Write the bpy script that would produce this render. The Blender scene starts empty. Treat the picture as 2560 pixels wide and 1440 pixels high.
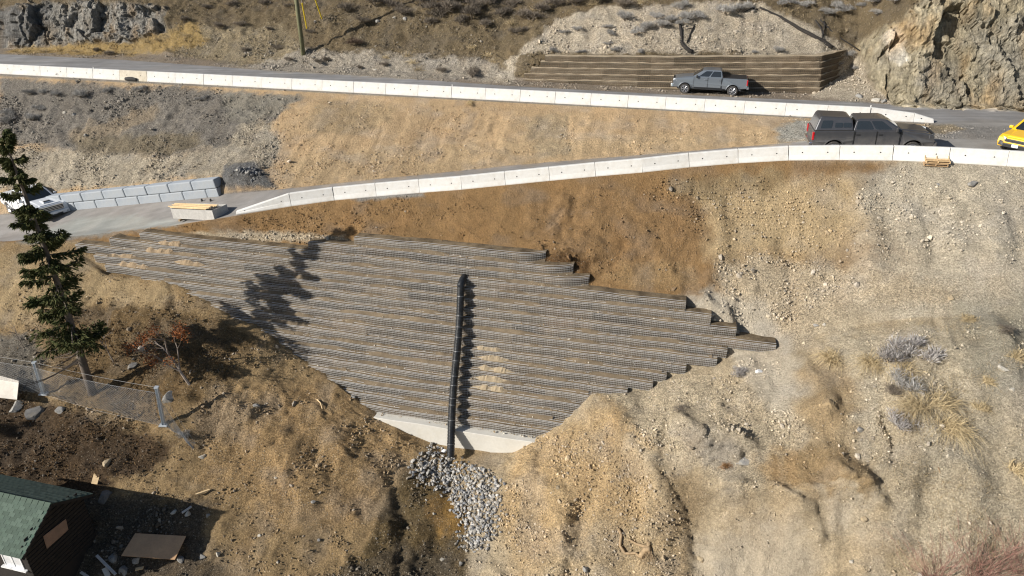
import bpy, bmesh, math, random
import numpy as np
from mathutils import Vector, Matrix

random.seed(7); RNG = np.random.default_rng(11)
C = bpy.context.scene.collection
SC = bpy.context.scene
R = math.radians

# ------------------------------------------------------------------ camera, sky, sun, exposure
CAM_H, PITCH, FPX = 10.3, R(27.0), 1762.0          # camera 10.3 m above the upper road (z = 0); focal length in pixels of a 2560 wide frame
cam = bpy.data.cameras.new('camera'); cam_o = bpy.data.objects.new('camera', cam); C.objects.link(cam_o)
cam.sensor_width = 36.0; cam.lens = 36.0 * FPX / 2560.0; cam.clip_start = 0.5; cam.clip_end = 2000
cam_o.location = (0, 0, CAM_H); cam_o.rotation_euler = (R(90) - PITCH, 0, 0)
SC.camera = cam_o
SUN_EL, SUN_AZ = R(26.0), R(25.0)                   # shadows run to the right and a little away from the camera
w = bpy.data.worlds.new('World'); SC.world = w; w.use_nodes = True
nt = w.node_tree; bg = nt.nodes['Background']; bg.inputs[1].default_value = 0.066
sky = nt.nodes.new('ShaderNodeTexSky'); sky.sky_type = 'NISHITA'; sky.sun_disc = False
to_sun = Vector((-math.cos(SUN_AZ) * math.cos(SUN_EL), -math.sin(SUN_AZ) * math.cos(SUN_EL), math.sin(SUN_EL)))
sky.sun_elevation = SUN_EL; sky.sun_rotation = math.atan2(to_sun.x, to_sun.y); sky.altitude = 400
nt.links.new(sky.outputs[0], bg.inputs[0])
sl = bpy.data.lights.new('sun', 'SUN'); sl.energy = 5.0; sl.angle = R(0.53); sl.color = (1.0, 0.945, 0.86)
so = bpy.data.objects.new('sun', sl); C.objects.link(so); so.rotation_euler = (-to_sun).to_track_quat('-Z', 'Y').to_euler()
SC.view_settings.view_transform = 'Standard'; SC.view_settings.look = 'None'
SC.view_settings.exposure = 0.42; SC.view_settings.gamma = 1.0; SC.view_settings.use_curve_mapping = False
SC.render.engine = 'CYCLES'
SC.cycles.filter_width = 1.15; SC.cycles.max_bounces = 5; SC.cycles.diffuse_bounces = 3

# ------------------------------------------------------------------ surveying: road-aligned axes and sight lines
# s runs along the upper road (to the right), q runs into the hill
TX = np.array([0.971, -0.238]); TX /= np.hypot(*TX); MX = np.array([-TX[1], TX[0]])
def to_sq(x, y): return x * TX[0] + y * TX[1], x * MX[0] + y * MX[1]
def W(s, q, z=0.0):
    return Vector((s * TX[0] + q * MX[0], s * TX[1] + q * MX[1], z))
def sight(u, v):
    a = (u - 1280) / FPX; b = (v - 720) / FPX
    return np.array([a, math.cos(PITCH) - b * math.sin(PITCH), -(math.sin(PITCH) + b * math.cos(PITCH))])
def at_z(u, v, z):
    d = sight(u, v); t = (z - CAM_H) / d[2]
    s, q = to_sq(d[0] * t, d[1] * t); return (s, q, z)
def at_q(u, v, q):
    d = sight(u, v); t = q / (d[0] * MX[0] + d[1] * MX[1])
    return (to_sq(d[0] * t, d[1] * t)[0], q, CAM_H + d[2] * t)

# the big stepped wall: eighteen tiers, each set back from the one below
WQ, WZ, WRUN, WRISE, NT = 33.0, -4.95, 0.25, 0.465, 18
def on_wall(u, v, off=0.0):
    d = sight(u, v); k = d[0] * MX[0] + d[1] * MX[1]; r = WRUN / WRISE
    t = (WQ - off + (CAM_H - WZ) * r) / (k - d[2] * r)
    s, q = to_sq(d[0] * t, d[1] * t); return (s, q, CAM_H + d[2] * t)

# ------------------------------------------------------------------ noise
def _h(ix, iy, iz, seed):
    n = (ix * 374761393 + iy * 668265263 + iz * 2147483647 + seed * 974634777) & 0xFFFFFFFF
    n = (n ^ (n >> 13)) * 1274126177 & 0xFFFFFFFF
    n = (n ^ (n >> 16)) * 2246822519 & 0xFFFFFFFF
    return ((n ^ (n >> 15)) & 0xFFFFFF).astype(np.float32) / 0xFFFFFF
def vnoise(P, seed=0):
    f = np.floor(P); i = f.astype(np.int64); t = (P - f).astype(np.float32); t = t * t * t * (t * (t * 6 - 15) + 10)
    out = np.zeros(len(P), np.float32)
    for dx in (0, 1):
        wx = t[:, 0] if dx else 1 - t[:, 0]
        for dy in (0, 1):
            wy = wx * (t[:, 1] if dy else 1 - t[:, 1])
            for dz in (0, 1):
                out += wy * (t[:, 2] if dz else 1 - t[:, 2]) * _h(i[:, 0] + dx, i[:, 1] + dy, i[:, 2] + dz, seed)
    return out * 2 - 1
def fbm(P, scale, octs=4, seed=0, gain=0.5, ridge=False):
    out = np.zeros(len(P), np.float32); a = 1.0; tot = 0.0; f = scale
    for o in range(octs):
        n = vnoise(P * f + 17.3 * o, seed + o)
        if ridge: n = 1 - 2 * np.abs(n)
        out += a * n; tot += a; a *= gain; f *= 2.03
    return out / tot

# ------------------------------------------------------------------ terrain: break lines from near to far
def line(pts):
    p = np.array(sorted(pts)); return p[:, 0], p[:, 1], p[:, 2]
def ev(L, s): return np.interp(s, L[0], L[1]), np.interp(s, L[0], L[2])
F1 = line([at_z(-500, 1440, -17.5)] + [at_z(*p) for p in [(0, 1440, -16.6), (385, 1400, -16.0), (700, 1440, -16.6), (1130, 1440, -16.9), (1500, 1440, -15.5), (1900, 1440, -13.5), (2300, 1440, -11.5), (2560, 1440, -10.5), (3000, 1440, -9.5)]])
F2 = line([at_z(*p) for p in [(-500, 1150, -13.8), (0, 1150, -13.7), (500, 1200, -14.2), (800, 1200, -14.4), (1000, 1200, -14.9), (1130, 1200, -15.3), (1300, 1200, -14.4), (1600, 1200, -12.5), (1900, 1200, -10.5), (2300, 1200, -8.5), (2560, 1200, -7.8), (3000, 1200, -7)]])
TOE = line([(-60, 27.5, -9.6), (-44, 29.0, -8.6), (-39, 30.6, -8.0)] + [on_wall(*p) for p in [(190, 640), (265, 690), (420, 705), (490, 740), (570, 790), (640, 815), (760, 905), (830, 955), (890, 1000), (945, 1045), (1010, 1085), (1080, 1125), (1130, 1150), (1280, 1140), (1330, 1105), (1400, 1065), (1480, 990), (1620, 985), (1655, 960), (1710, 945), (1785, 925), (1808, 910), (1930, 882)]]
           + [(8.0, 31.6, -6.6), (11, 31.2, -5.4), (15, 31, -4.6), (30, 31, -4)])
F3p = [(-60, 22, -12.5)] + [at_z(*p) for p in [(0, 900, -11.3), (235, 985, -12), (475, 960, -11.2)]]
for ss in np.arange(-20, 5, 1.0):
    a, b = ev(F2, ss), ev(TOE, ss); F3p.append((ss, .5 * (a[0] + b[0]), .47 * a[1] + .53 * b[1]))
F3p += [at_z(*p) for p in [(2100, 880, -6.9), (2300, 880, -5.6), (2560, 880, -5)]] + [(30, 28.5, -4.5)]
F3 = line(F3p)
# which tiers reach where (left and right end of each tier, from the top down)
TIER_L = [885, 770, 348, 272, 188, 235, 262, 408, 488, 540, 623, 646, 707, 742, 790, 850, 905, 942]
TIER_R = [1350, 1420, 1460, 1705, 1768, 1831, 1930, 1805, 1780, 1703, 1654, 1620, 1490, 1470, 1440, 1410, 1380, 1340]
def tier_s(k, u):
    q = WQ - WRUN * k; z = WZ - WRISE * k
    lo, hi = 0.0, 1500.0
    for _ in range(40):
        m = .5 * (lo + hi)
        if at_q(u, m, q)[2] > z: lo = m
        else: hi = m
    return at_q(u, lo, q)[0]
TIERS = [(tier_s(k, TIER_L[k]), tier_s(k, TIER_R[k])) for k in range(NT)]
def top_tier(s):
    for k in range(NT):
        if TIERS[k][0] <= s <= TIERS[k][1]: return k
    return None
wt1, wt2, tb = [(-60, 30, -8.6), (-39, 31.9, -7.4)], [(-60, 31, -8.4), (-39, 32.3, -7.2)], []
for ss in np.arange(-36.4, 6.2, .1):
    k = top_tier(ss); te = ev(TOE, ss)
    if k is None: continue
    q, z = WQ - WRUN * k, WZ - WRISE * k
    wt1.append((ss, q + .40, z - .33)); wt2.append((ss, q + .72, z - .03))
wt1 += [(8, 33.2, -6.0), (11, 32.8, -4.7), (15, 32.4, -4), (30, 32, -3.2)]
wt2 += [(8, 33.7, -5.5), (11, 33.6, -4.3), (15, 33.4, -3.5), (30, 33, -2.8)]
WT1, WT2 = line(wt1), line(wt2)
JOINTS = [(728.7, 515.5, -4.07), (836, 501, -3.79), (941, 491, -3.48), (1049, 482, -3.16), (1155, 474, -2.82), (1264, 463, -2.49), (1375, 452, -2.15), (1489.5, 441, -1.82), (1607, 431, -1.5), (1724, 418, -1.2), (1846, 408, -.93), (1971, 401, -.68), (2098, 400, -.47), (2231, 401, -.29), (2371, 407, -.16), (2517, 415.5, -.08), (2672, 425, -.03), (2838, 436, -.01), (3016, 448, 0)]
LB = [at_q(590, 537, 33.4)] + [at_z(*j) for j in JOINTS]                           # front foot of the lower barrier
RE = line([at_q(-900, 660, 33.0), at_q(0, 606, 33.0), at_q(190, 590, 33.1), at_q(270, 582, 33.2), at_q(430, 565, 33.25), at_q(590, 540, 33.3)] + [(a, b - .06, c) for a, b, c in LB[1:]] + [(30, 36.3, 0)])
def offs(L, dq, dz): return (L[0], L[1] + dq, L[2] + dz)
RN = offs(RE, .8, 0.01)
RF = line([at_q(-900, 600, 36.8), at_q(0, 538, 37.0), at_q(150, 525, 37.0), at_q(350, 505, 37.0), at_q(550, 487, 37.0)] + [at_z(*p) for p in [(700, 474, -3.9), (900, 453, -3.5), (1155, 427, -2.9), (1280, 414, -2.6), (1500, 396, -2.1), (1700, 380, -1.6), (1920, 362, -.95), (2020, 352, -.55), (2200, 345, -.3)]] + [(16, 43.5, -.05), (30, 43.5, 0)])
RBq = []
for ss in np.concatenate([np.arange(-60, -26.9, 1.0), [-26.6, -26.0, -25], np.arange(-24, 31, 2.0)]):
    q, z = ev(RF, ss)
    RBq.append((ss, q + .62, z + float(np.interp(ss, [-60, -34, -27.4, -24, 3, 6], [1.10, 1.10, 1.06, .3, .22, .03]))))
RB = line(RBq)
UB = line([(-75, 46.3, -.06), (14.5, 46.4, -.06), (18, 46.0, -.02), (45, 46, 0)])
UN = line([(-75, 46.6, 0), (45, 46.6, 0)])
UF = line([(-75, 55.2, 0), (-62, 54.5, 0), (-48.5, 54.4, 0), (-34.7, 53.0, 0), (-23.3, 52.4, 0), (-12.5, 51.3, 0), (-2, 51.1, 0), (7.5, 51.4, 0), (15, 51.3, 0), (21, 51.4, 0), (45, 51.5, 0)])
TO = line([(-75, 57.2, .2), (-62, 56.6, .2), (-48.5, 56.2, .25), (-34.7, 54.8, .2), (-23.3, 54.0, .2), (-15, 53.4, .2), (-12.6, 53.1, .1), (-2, 53.0, 0.02), (8.6, 54.0, 0.02), (9.4, 55.2, .5), (11.4, 57.4, 1.0), (12.2, 54.6, .6), (13.4, 51.9, .1), (21, 52.1, .1), (45, 52.5, .1)])
H1 = line([(-75, 60, 5), (-62, 59.4, 4.7), (-52, 58.9, 4.3), (-47, 58.6, 3.8), (-44, 58.6, 2.8), (-40, 58.6, 2.1), (-34.7, 58, 1.9), (-23.3, 57, 1.9), (-15, 56.0, 1.8), (-12.6, 54.5, 1.55), (-11.8, 54.45, 1.83), (-2, 54.4, 2.12), (9, 55.5, 2.46), (10.5, 57.2, 2.5), (11.6, 57.9, 2.7), (12.6, 56.6, 5.0), (13.6, 54.9, 6.4), (21, 55.0, 6.8), (45, 55.5, 7)])
H2 = line([(-75, 68, 9.5), (-45, 66, 7.4), (-34.7, 66, 6.6), (-15, 64, 6.4), (0, 63.5, 8.2), (10, 65, 8.2), (13, 62, 8.8), (45, 62, 9)])
sg_ = np.arange(-60, 30.01, .25); w2q, w2z = ev(WT2, sg_); req, rez = ev(RE, sg_); kk = np.hanning(25); kk /= kk.sum()
def smo(x): return np.convolve(np.pad(x, 12, mode='edge'), kk, mode='valid')
WT3 = (sg_, smo(w2q * .74 + req * .26), smo(w2z * .74 + rez * .26))
LN = [offs(F1, -30, -13), offs(F1, -9, -5.0), F1, F2, F3, TOE, None, WT1, WT2, WT3, RE, RN, RF, RB, UB, UN, UF, TO, H1, H2, offs(H2, 26, 15)]
TB = []
for ss in np.arange(-75, 45.01, .1):
    q, z = ev(TOE, ss); q2, z2 = ev(WT1, ss)
    TB.append((ss, min(q + .42, .5 * (q + q2)), min(z + (.0 if -36 < ss < 5.3 else .25), .5 * (z + z2))))
LN[6] = line(TB)
NROW = [6, 22, 62, 42, 46, 3, 26, 5, 14, 30, 5, 26, 10, 62, 3, 40, 14, 56, 60, 20]
SG = np.concatenate([np.arange(-76, -62, .5), np.arange(-62, 24, .12), np.arange(24, 46, .5)])
QL = np.array([ev(L, SG)[0] for L in LN]); ZL = np.array([ev(L, SG)[1] for L in LN])
for i in range(1, len(LN)): QL[i] = np.maximum(QL[i], QL[i - 1] + .03)      # lines never cross

def base_z(s, q):
    """height of the undisturbed ground at road-aligned (s, q)"""
    s = np.atleast_1d(np.asarray(s, float)); q = np.atleast_1d(np.asarray(q, float))
    qs = np.array([np.interp(s, SG, QL[i]) for i in range(len(LN))]); zs = np.array([np.interp(s, SG, ZL[i]) for i in range(len(LN))])
    z = zs[0].copy()
    for i in range(len(LN) - 1):
        m = (q >= qs[i]) & (q <= qs[i + 1])
        t = (q - qs[i]) / (qs[i + 1] - qs[i]); z = np.where(m, zs[i] + t * (zs[i + 1] - zs[i]), z)
    return z
def meet(u, v, t0=14.0):
    """where a sight line first meets the undisturbed ground, as (s, q, z)"""
    d = sight(u, v); t = np.arange(t0, 110, .04)
    s, q = to_sq(d[0] * t, d[1] * t); z = CAM_H + d[2] * t
    g = base_z(s, q); i = np.argmax(z < g)
    return (s[i], q[i], z[i])

rows_q, rows_z, rows_i = [], [], []
for i, n in enumerate(NROW):
    for j in range(n):
        t = j / n; rows_q.append(QL[i] * (1 - t) + QL[i + 1] * t); rows_z.append(ZL[i] * (1 - t) + ZL[i + 1] * t); rows_i.append(i + t)
rows_q.append(QL[-1]); rows_z.append(ZL[-1]); rows_i.append(len(LN) - 1)
GQ, GZ = np.array(rows_q), np.array(rows_z); GI = np.array(rows_i)
NRr, NCc = GQ.shape
GS = np.broadcast_to(SG, GQ.shape)
S, Q, Z = GS.ravel().astype(np.float64), GQ.ravel().copy(), GZ.ravel().copy()
IV = np.repeat(GI, NCc)
WW = Q * .5 + Z * .87                                  # slope-wise coordinate used with s to outline soil patches
P3 = np.stack([S, Q, Z * 1.3], 1)
N1 = fbm(P3, .35, 4, 3); N2 = fbm(P3, 1.3, 4, 21); N3 = fbm(P3, 4.0, 3, 41); N0 = fbm(P3, 2.1, 4, 51)

# ------------------------------------------------------------------ soil patches
COL = np.zeros((len(S), 3), np.float32); ROUGH = np.full(len(S), .07, np.float32); ROCK = np.zeros(len(S), np.float32); PEB = np.full(len(S), .5, np.float32)
def setz(m, col, rough, peb, rock=0.0):
    m = np.clip(m, 0, 1).astype(np.float32); mm = m[:, None]
    COL[:] = COL * (1 - mm) + np.array(col, np.float32) * mm
    ROUGH[:] = ROUGH * (1 - m) + rough * m; PEB[:] = PEB * (1 - m) + peb * m; ROCK[:] = ROCK * (1 - m) + rock * m
def patch(pix, col, rough=.07, peb=.5, feather=.6, warp=.7, rock=0.0, strength=1.0):
    pts = np.array([meet(*p) for p in pix]); px, py = pts[:, 0], pts[:, 1] * .5 + pts[:, 2] * .87
    pad = feather + warp + .5
    idx = np.where((S > px.min() - pad) & (S < px.max() + pad) & (WW > py.min() - pad) & (WW < py.max() + pad))[0]
    x = S[idx] + warp * (N2[idx] * .7 + N1[idx]); y = WW[idx] + warp * (N2[idx][::-1] * 0 + N3[idx] * .5 + N1[idx] * .5 - N2[idx] * .4)
    ins = np.zeros(len(idx), bool); dmin = np.full(len(idx), 1e9)
    n = len(px)
    for a in range(n):
        b = (a + 1) % n; x0, y0, x1, y1 = px[a], py[a], px[b], py[b]
        c = ((y0 > y) != (y1 > y)); xi = x0 + (y - y0) / ((y1 - y0) if abs(y1 - y0) > 1e-9 else 1e-9) * (x1 - x0)
        ins ^= c & (x < xi)
        dx, dy = x1 - x0, y1 - y0; t = np.clip(((x - x0) * dx + (y - y0) * dy) / (dx * dx + dy * dy + 1e-9), 0, 1)
        dmin = np.minimum(dmin, np.hypot(x - x0 - t * dx, y - y0 - t * dy))
    sd = np.where(ins, dmin, -dmin); m = np.zeros(len(S), np.float32)
    tt = np.clip(.5 + sd / feather, 0, 1); m[idx] = tt * tt * (3 - 2 * tt) * strength
    setz(m, col, rough, peb, rock); return m
one = np.ones(len(S), np.float32)
TAN, GREYTAN, ORANGE, BROWN = (.455, .37, .25), (.445, .39, .30), (.475, .34, .20), (.27, .168, .078)
MOUND, GREY, DARK, OLIVE, CONE = (.30, .212, .112), (.19, .172, .148), (.06, .043, .028), (.15, .116, .07), (.40, .345, .265)
setz(one, TAN, .07, .6)
setz(np.clip((-7.2 - S + 1.6 * N1 + .8 * N2) / 2.4, 0, 1) * (IV < 8.9), MOUND, .075, .8)
setz((IV >= 8) & (IV <= 10.02), BROWN, .045, .12)
setz((IV > 10.02) & (IV < 12.02), (.235, .222, .21), .004, .05)
setz((IV >= 12.02) & (IV < 14), ORANGE, .028, .10)
setz((IV >= 14) & (IV < 15), (.26, .235, .20), .02, .3)
setz((IV >= 15) & (IV < 16.02), (.24, .235, .232), .003, .0)
setz((IV >= 16.02) & (IV < 17.1), (.25, .205, .155), .03, .9)
setz(IV >= 17.1, OLIVE, .09, .7)
setz(((IV > 5) & (IV <= 10.02)) * np.clip((S - 5.5 + 2.2 * N1 + N2) / 6, 0, 1), GREYTAN, .06, 1.0); setz((IV > 12) & (IV < 15) & (S > 14.8), (.225, .21, .195), .004, .05)
# embankment between the roads
patch([(0, 195), (300, 213), (560, 228), (720, 240), (700, 300), (640, 350), (560, 370), (420, 392), (200, 385), (0, 350)], GREY, .12, 1.6)
patch([(170, 330), (300, 290), (390, 262), (400, 288), (300, 338), (190, 350)], (.29, .22, .135), .08, .6, strength=.5)
patch([(60, 372), (420, 392), (560, 365), (640, 300), (700, 310), (690, 400), (640, 450), (560, 440), (300, 468), (60, 470), (-200, 470), (-200, 380)], (.34, .295, .225), .09, 1.6)
patch([(180, 345), (480, 335), (500, 372), (380, 388), (200, 380)], (.18, .145, .09), .09, 1.0, strength=.7)
patch([(560, 228), (750, 240), (720, 275), (640, 305), (560, 300)], (.24, .22, .18), .09, .6)
patch([(560, 415), (640, 405), (690, 470), (590, 480), (556, 470)], (.13, .13, .13), .1, 2.0, feather=.4, warp=.3)
patch([(1945, 310), (2030, 300), (2030, 350), (1955, 350)], (.36, .345, .30), .05, 2)
patch([(720, 395), (1280, 350), (1900, 330), (1990, 350), (1280, 412), (900, 450), (700, 470)], (.45, .335, .20), .04, .5, feather=1.0, strength=.7)
patch([(800, 250), (1000, 260), (980, 300), (860, 340), (760, 330)], (.33, .25, .15), .08, .8, strength=.7)
patch([(1300, 300), (1420, 290), (1440, 380), (1360, 400)], (.36, .29, .19), .07, 1.2, strength=.6)
# road verges and the junction on the right
patch([(60, 600), (190, 545), (330, 540), (470, 555), (420, 572), (250, 590), (60, 612)], (.27, .275, .255), .012, .5, feather=.5, warp=.3)
patch([(2030, 352), (2150, 336), (2300, 318), (2336, 309), (2420, 300), (2700, 300), (2700, 430), (2400, 395), (2040, 372)], (.275, .26, .24), .004, .05, feather=.4, warp=.15)
patch([(2190, 310), (2300, 312), (2385, 312), (2410, 322), (2360, 336), (2240, 340)], (.30, .245, .165), .012, .8, feather=.4, warp=.2)
# brown bank above the stepped wall
patch([(250, 585), (430, 566), (580, 545), (1000, 489), (1500, 444), (1760, 414), (2080, 404), (2240, 404), (2180, 432), (1830, 445), (1735, 470), (1760, 600), (1790, 725), (1700, 748), (1500, 705), (1340, 645), (1000, 605), (870, 592), (720, 586), (560, 575)], BROWN, .05, .10, feather=.35, warp=.45)
patch([(1740, 470), (1900, 440), (2120, 450), (2160, 560), (2050, 650), (1880, 640), (1790, 640), (1755, 560)], (.42, .32, .19), .05, .8, feather=1.4, warp=1.0)
patch([(1700, 440), (1960, 425), (1960, 470), (1800, 500), (1700, 490)], (.27, .20, .11), .05, .4, feather=.8, strength=.8)
patch([(930, 470), (1060, 482), (1060, 492), (900, 502), (880, 496)], (.24, .23, .21), .03, .6, feather=.25, warp=.2)
patch([(700, 580), (860, 592), (880, 605), (760, 605), (560, 600), (420, 588), (560, 578)], (.42, .35, .25), .04, 1.6, feather=.35, warp=.3)
patch([(1300, 500), (1500, 470), (1740, 480), (1760, 640), (1720, 730), (1500, 690), (1340, 640)], (.262, .165, .08), .10, .2, feather=.8)
patch([(1330, 632), (1430, 625), (1500, 650), (1480, 690), (1400, 690)], (.12, .07, .032), .12, .6, feather=.5)
patch([(1500, 690), (1600, 650), (1740, 660), (1750, 720), (1600, 725)], (.30, .20, .10), .09, .4, feather=.7)
# right-hand slope
patch([(2200, 430), (2600, 420), (2600, 740), (2380, 760), (2180, 640), (2140, 500)], GREYTAN, .06, 1.0, feather=2.4, warp=1.4)
patch([(1790, 650), (1900, 640), (2400, 720), (2380, 760), (2100, 760), (2000, 860), (1930, 840), (1840, 760)], (.43, .355, .25), .08, 4.5, feather=.8)
patch([(1690, 750), (1800, 720), (1900, 760), (1960, 850), (2000, 980), (1900, 1010), (1850, 920), (1780, 800)], (.48, .422, .332), .03, .5, feather=.7)
patch([(1880, 960), (1985, 960), (1990, 1080), (1960, 1200), (1860, 1190), (1840, 1080)], (.47, .412, .322), .05, .5, feather=.7, warp=.6)
patch([(1480, 1000), (1640, 990), (1760, 1000), (1740, 1090), (1640, 1120), (1520, 1080)], (.42, .295, .155), .08, .8, feather=1.2, warp=.9)
patch([(1340, 1110), (1480, 1010), (1560, 1090), (1620, 1200), (1620, 1330), (1300, 1440), (1230, 1300), (1260, 1160)], (.42, .305, .17), .08, 1.3, feather=1.5, warp=.8)
patch([(2060, 850), (2560, 780), (2700, 800), (2700, 1500), (2380, 1440), (2200, 1250), (2080, 1050)], (.425, .366, .268), .07, 1.0, feather=1.6, warp=1.2)
patch([(2390, 760), (2600, 740), (2600, 960), (2480, 1000), (2420, 900)], (.35, .315, .24), .05, .9, feather=1.0)
patch([(1990, 910), (2080, 920), (2130, 1010), (2100, 1100), (2020, 1160), (1990, 1060)], (.36, .26, .145), .1, .6, feather=1.2, warp=1.0, strength=.8)
patch([(1500, 960), (1780, 930), (1900, 1010), (1980, 1060), (1960, 1200), (1840, 1240), (1720, 1160), (1560, 1060)], (.425, .355, .25), .09, 2.2, feather=.8)
patch([(1690, 1080), (1800, 1090), (1860, 1150), (1800, 1200), (1720, 1150)], (.385, .34, .275), .15, 1.5, feather=.9, warp=.8, rock=.45)
patch([(1880, 1160), (1990, 1120), (2130, 1130), (2160, 1200), (2060, 1240), (1900, 1230)], (.37, .265, .145), .11, .7, feather=1.0, warp=.9, rock=.25)
patch([(1760, 1340), (1880, 1290), (1990, 1330), (2060, 1400), (2000, 1500), (1760, 1480)], (.47, .405, .31), .02, .3, feather=1.2, warp=1.0, strength=.85)
patch([(2040, 1240), (2180, 1230), (2160, 1330), (2060, 1330)], (.45, .395, .31), .03, .4, feather=1.0, warp=.9, strength=.8)
patch([(1640, 1180), (1730, 1200), (1760, 1330), (1740, 1440), (1600, 1440), (1650, 1300)], (.27, .205, .125), .08, .9, feather=1.0, warp=.9)  # ridge flank turned from the sun: its shade is put into the soil colour
patch([(1500, 1300), (1720, 1340), (1700, 1460), (1380, 1460)], (.37, .285, .175), .1, 2.2, feather=1.2)
# mound, gully and yard in the foreground
patch([(560, 960), (860, 980), (1060, 1110), (1000, 1190), (900, 1300), (640, 1330), (470, 1200), (480, 1040)], (.33, .225, .115), .085, 1.4, feather=1.2)
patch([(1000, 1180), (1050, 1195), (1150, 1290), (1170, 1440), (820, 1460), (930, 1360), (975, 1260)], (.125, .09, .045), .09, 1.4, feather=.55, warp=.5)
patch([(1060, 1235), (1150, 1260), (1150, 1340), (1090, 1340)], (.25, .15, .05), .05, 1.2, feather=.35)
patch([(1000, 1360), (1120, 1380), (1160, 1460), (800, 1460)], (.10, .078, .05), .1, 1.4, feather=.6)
patch([(-300, 985), (150, 1000), (300, 1070), (430, 1110), (350, 1190), (240, 1250), (-300, 1230)], (.082, .055, .032), .11, .8, feather=.7)  # dark brown litter, with part of the tree shade painted into its colour
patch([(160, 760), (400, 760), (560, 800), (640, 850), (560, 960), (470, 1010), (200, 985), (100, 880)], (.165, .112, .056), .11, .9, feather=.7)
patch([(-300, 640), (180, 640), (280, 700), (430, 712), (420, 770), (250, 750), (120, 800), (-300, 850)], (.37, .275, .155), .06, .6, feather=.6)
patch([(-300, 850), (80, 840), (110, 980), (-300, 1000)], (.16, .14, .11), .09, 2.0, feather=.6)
patch([(220, 1225), (520, 1262), (500, 1380), (560, 1460), (-100, 1460), (-100, 1300)], (.115, .09, .062), .08, 2.4, feather=.6)  # yard soil, darkened in colour over the area of the house's cast shadow
# hillside above the upper road
patch([(560, 165), (640, 120), (900, 130), (1240, 150), (1290, 195), (1260, 208), (900, 190), (700, 178)], (.30, .265, .215), .07, 3.5, feather=.7)
patch([(430, 70), (700, 60), (760, 130), (600, 165), (430, 140)], (.24, .195, .125), .06, 2.2, feather=.7)
patch([(60, 95), (330, 100), (500, 60), (520, 110), (330, 140), (0, 132)], (.31, .22, .095), .07, .4, feather=.5)
patch([(1200, 208), (1285, 150), (1390, 50), (1480, 22), (1900, 8), (2060, 85), (2165, 125), (2170, 200), (2240, 262), (2040, 245), (2045, 140), (1305, 138), (1275, 208)], CONE, .055, 2.4, feather=.4, warp=.5)
RK = patch([(2140, 105), (2250, 55), (2330, -30), (2560, -60), (3600, -40), (3600, 330), (2240, 266), (2175, 190)], (.43, .375, .265), .1, .1, feather=.35, warp=.3, rock=1.0)
patch([(2420, 60), (2600, 40), (2600, 260), (2480, 262), (2440, 160)], (.38, .345, .27), .1, .1, feather=1.2, rock=1.0)
patch([(2290, 170), (2380, 150), (2420, 255), (2300, 260)], (.37, .33, .255), .1, .1, feather=.8, rock=1.0)
patch([(2200, 92), (2240, 70), (2262, 110), (2276, 152), (2248, 164), (2222, 140)], (.74, .69, .59), .06, 0, feather=.2, warp=.12, rock=1.0)
RK2 = patch([(-300, 40), (0, 28), (130, 6), (300, 8), (420, 22), (415, 80), (330, 106), (170, 112), (-300, 122)], (.31, .295, .265), .1, .1, feather=.5, warp=.4, rock=1.0)
patch([(-300, 40), (40, 20), (120, 10), (130, 70), (100, 108), (-300, 120)], (.20, .195, .185), .1, .1, feather=.8, rock=1.0)
del one

# ------------------------------------------------------------------ relief
MAC = (1 - .35 * np.clip((S + 4) / 4, 0, 1) * (IV < 5)) * np.interp(IV, [0, 2, 4.3, 5, 5.01, 7.9, 8, 9.1, 9.97, 10, 12, 12.1, 13, 13.6, 14, 16, 17, 17.4, 20], [.5, .3, .28, .03, 0, 0, .0, .10, 0, 0, 0, .02, .06, .02, 0, 0, 0, .3, .5])
FIN = np.interp(IV, [0, 4.7, 5, 5.05, 7.95, 8.0, 8.3, 9.85, 9.98, 12.02, 12.2, 13.8, 14, 15, 16.02, 16.4, 20], [1, 1, .5, .05, .05, .2, 1, 1, 0, 0, 1, 1, .15, .0, 0, 1, 1])
JUNC = np.clip((S - 5) / 2, 0, 1) * ((IV > 11.9) & (IV < 15)); FIN = FIN * (1 - .85 * JUNC)
D = MAC * (N1 * .8 + N2 * .25) + FIN * ROUGH * (N2 * 1.0 + N0 * 1.5 + np.abs(N3) * 1.3) * (1 + .8 * np.maximum(N1, -.4))
# rain rills running down the slopes, and larger gullies and ribs on the right-hand face
Pr_ = np.stack([S * 1.0 + .5 * N1 + .12 * N2, WW * .22, S * 0], 1)
rill = fbm(Pr_, 1.1, 3, 300, ridge=True); rib = fbm(np.stack([S * .8 + .9 * N1, WW * .35, S * 0 + 3], 1), .42, 3, 310, ridge=True)
slp = np.interp(IV, [0, 4.6, 5, 8, 8.3, 9.8, 10, 12, 12.2, 13.7, 13.9, 17, 17.4, 20], [1, 1, .3, 0, .5, .5, 0, 0, 1, 1, 0, 0, 1, 1])
rake = fbm(np.stack([S * 2.6 + .25 * N2, WW * .16, S * 0 + 9], 1), 1.0, 3, 330)
D += slp * (.06 * rill + .035 * rake) + np.clip((S + 3) / 3, 0, 1) * np.interp(IV, [0, 4.4, 5, 9, 9.8, 10], [1, 1, .25, .25, 0, 0]) * (IV < 10) * (.30 * rib + .10 * rill)
D += np.clip((-9 - S) / 3, 0, 1) * np.interp(IV, [0, 4, 5, 5.01], [1, .8, 0, 0]) * .10 * rib
def bump(u, v, r, h, asp=1.0):
    p = meet(u, v); y = p[1] * .5 + p[2] * .87
    d2 = ((S - p[0]) / asp) ** 2 + (WW - y) ** 2 + ((Q - p[1]) * .4) ** 2; m = d2 < 9 * r * r
    D[m] += (h * np.exp(-d2[m] / (r * r)) * (1 + .45 * N2[m] + .35 * N3[m])) * FIN[m]
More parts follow.
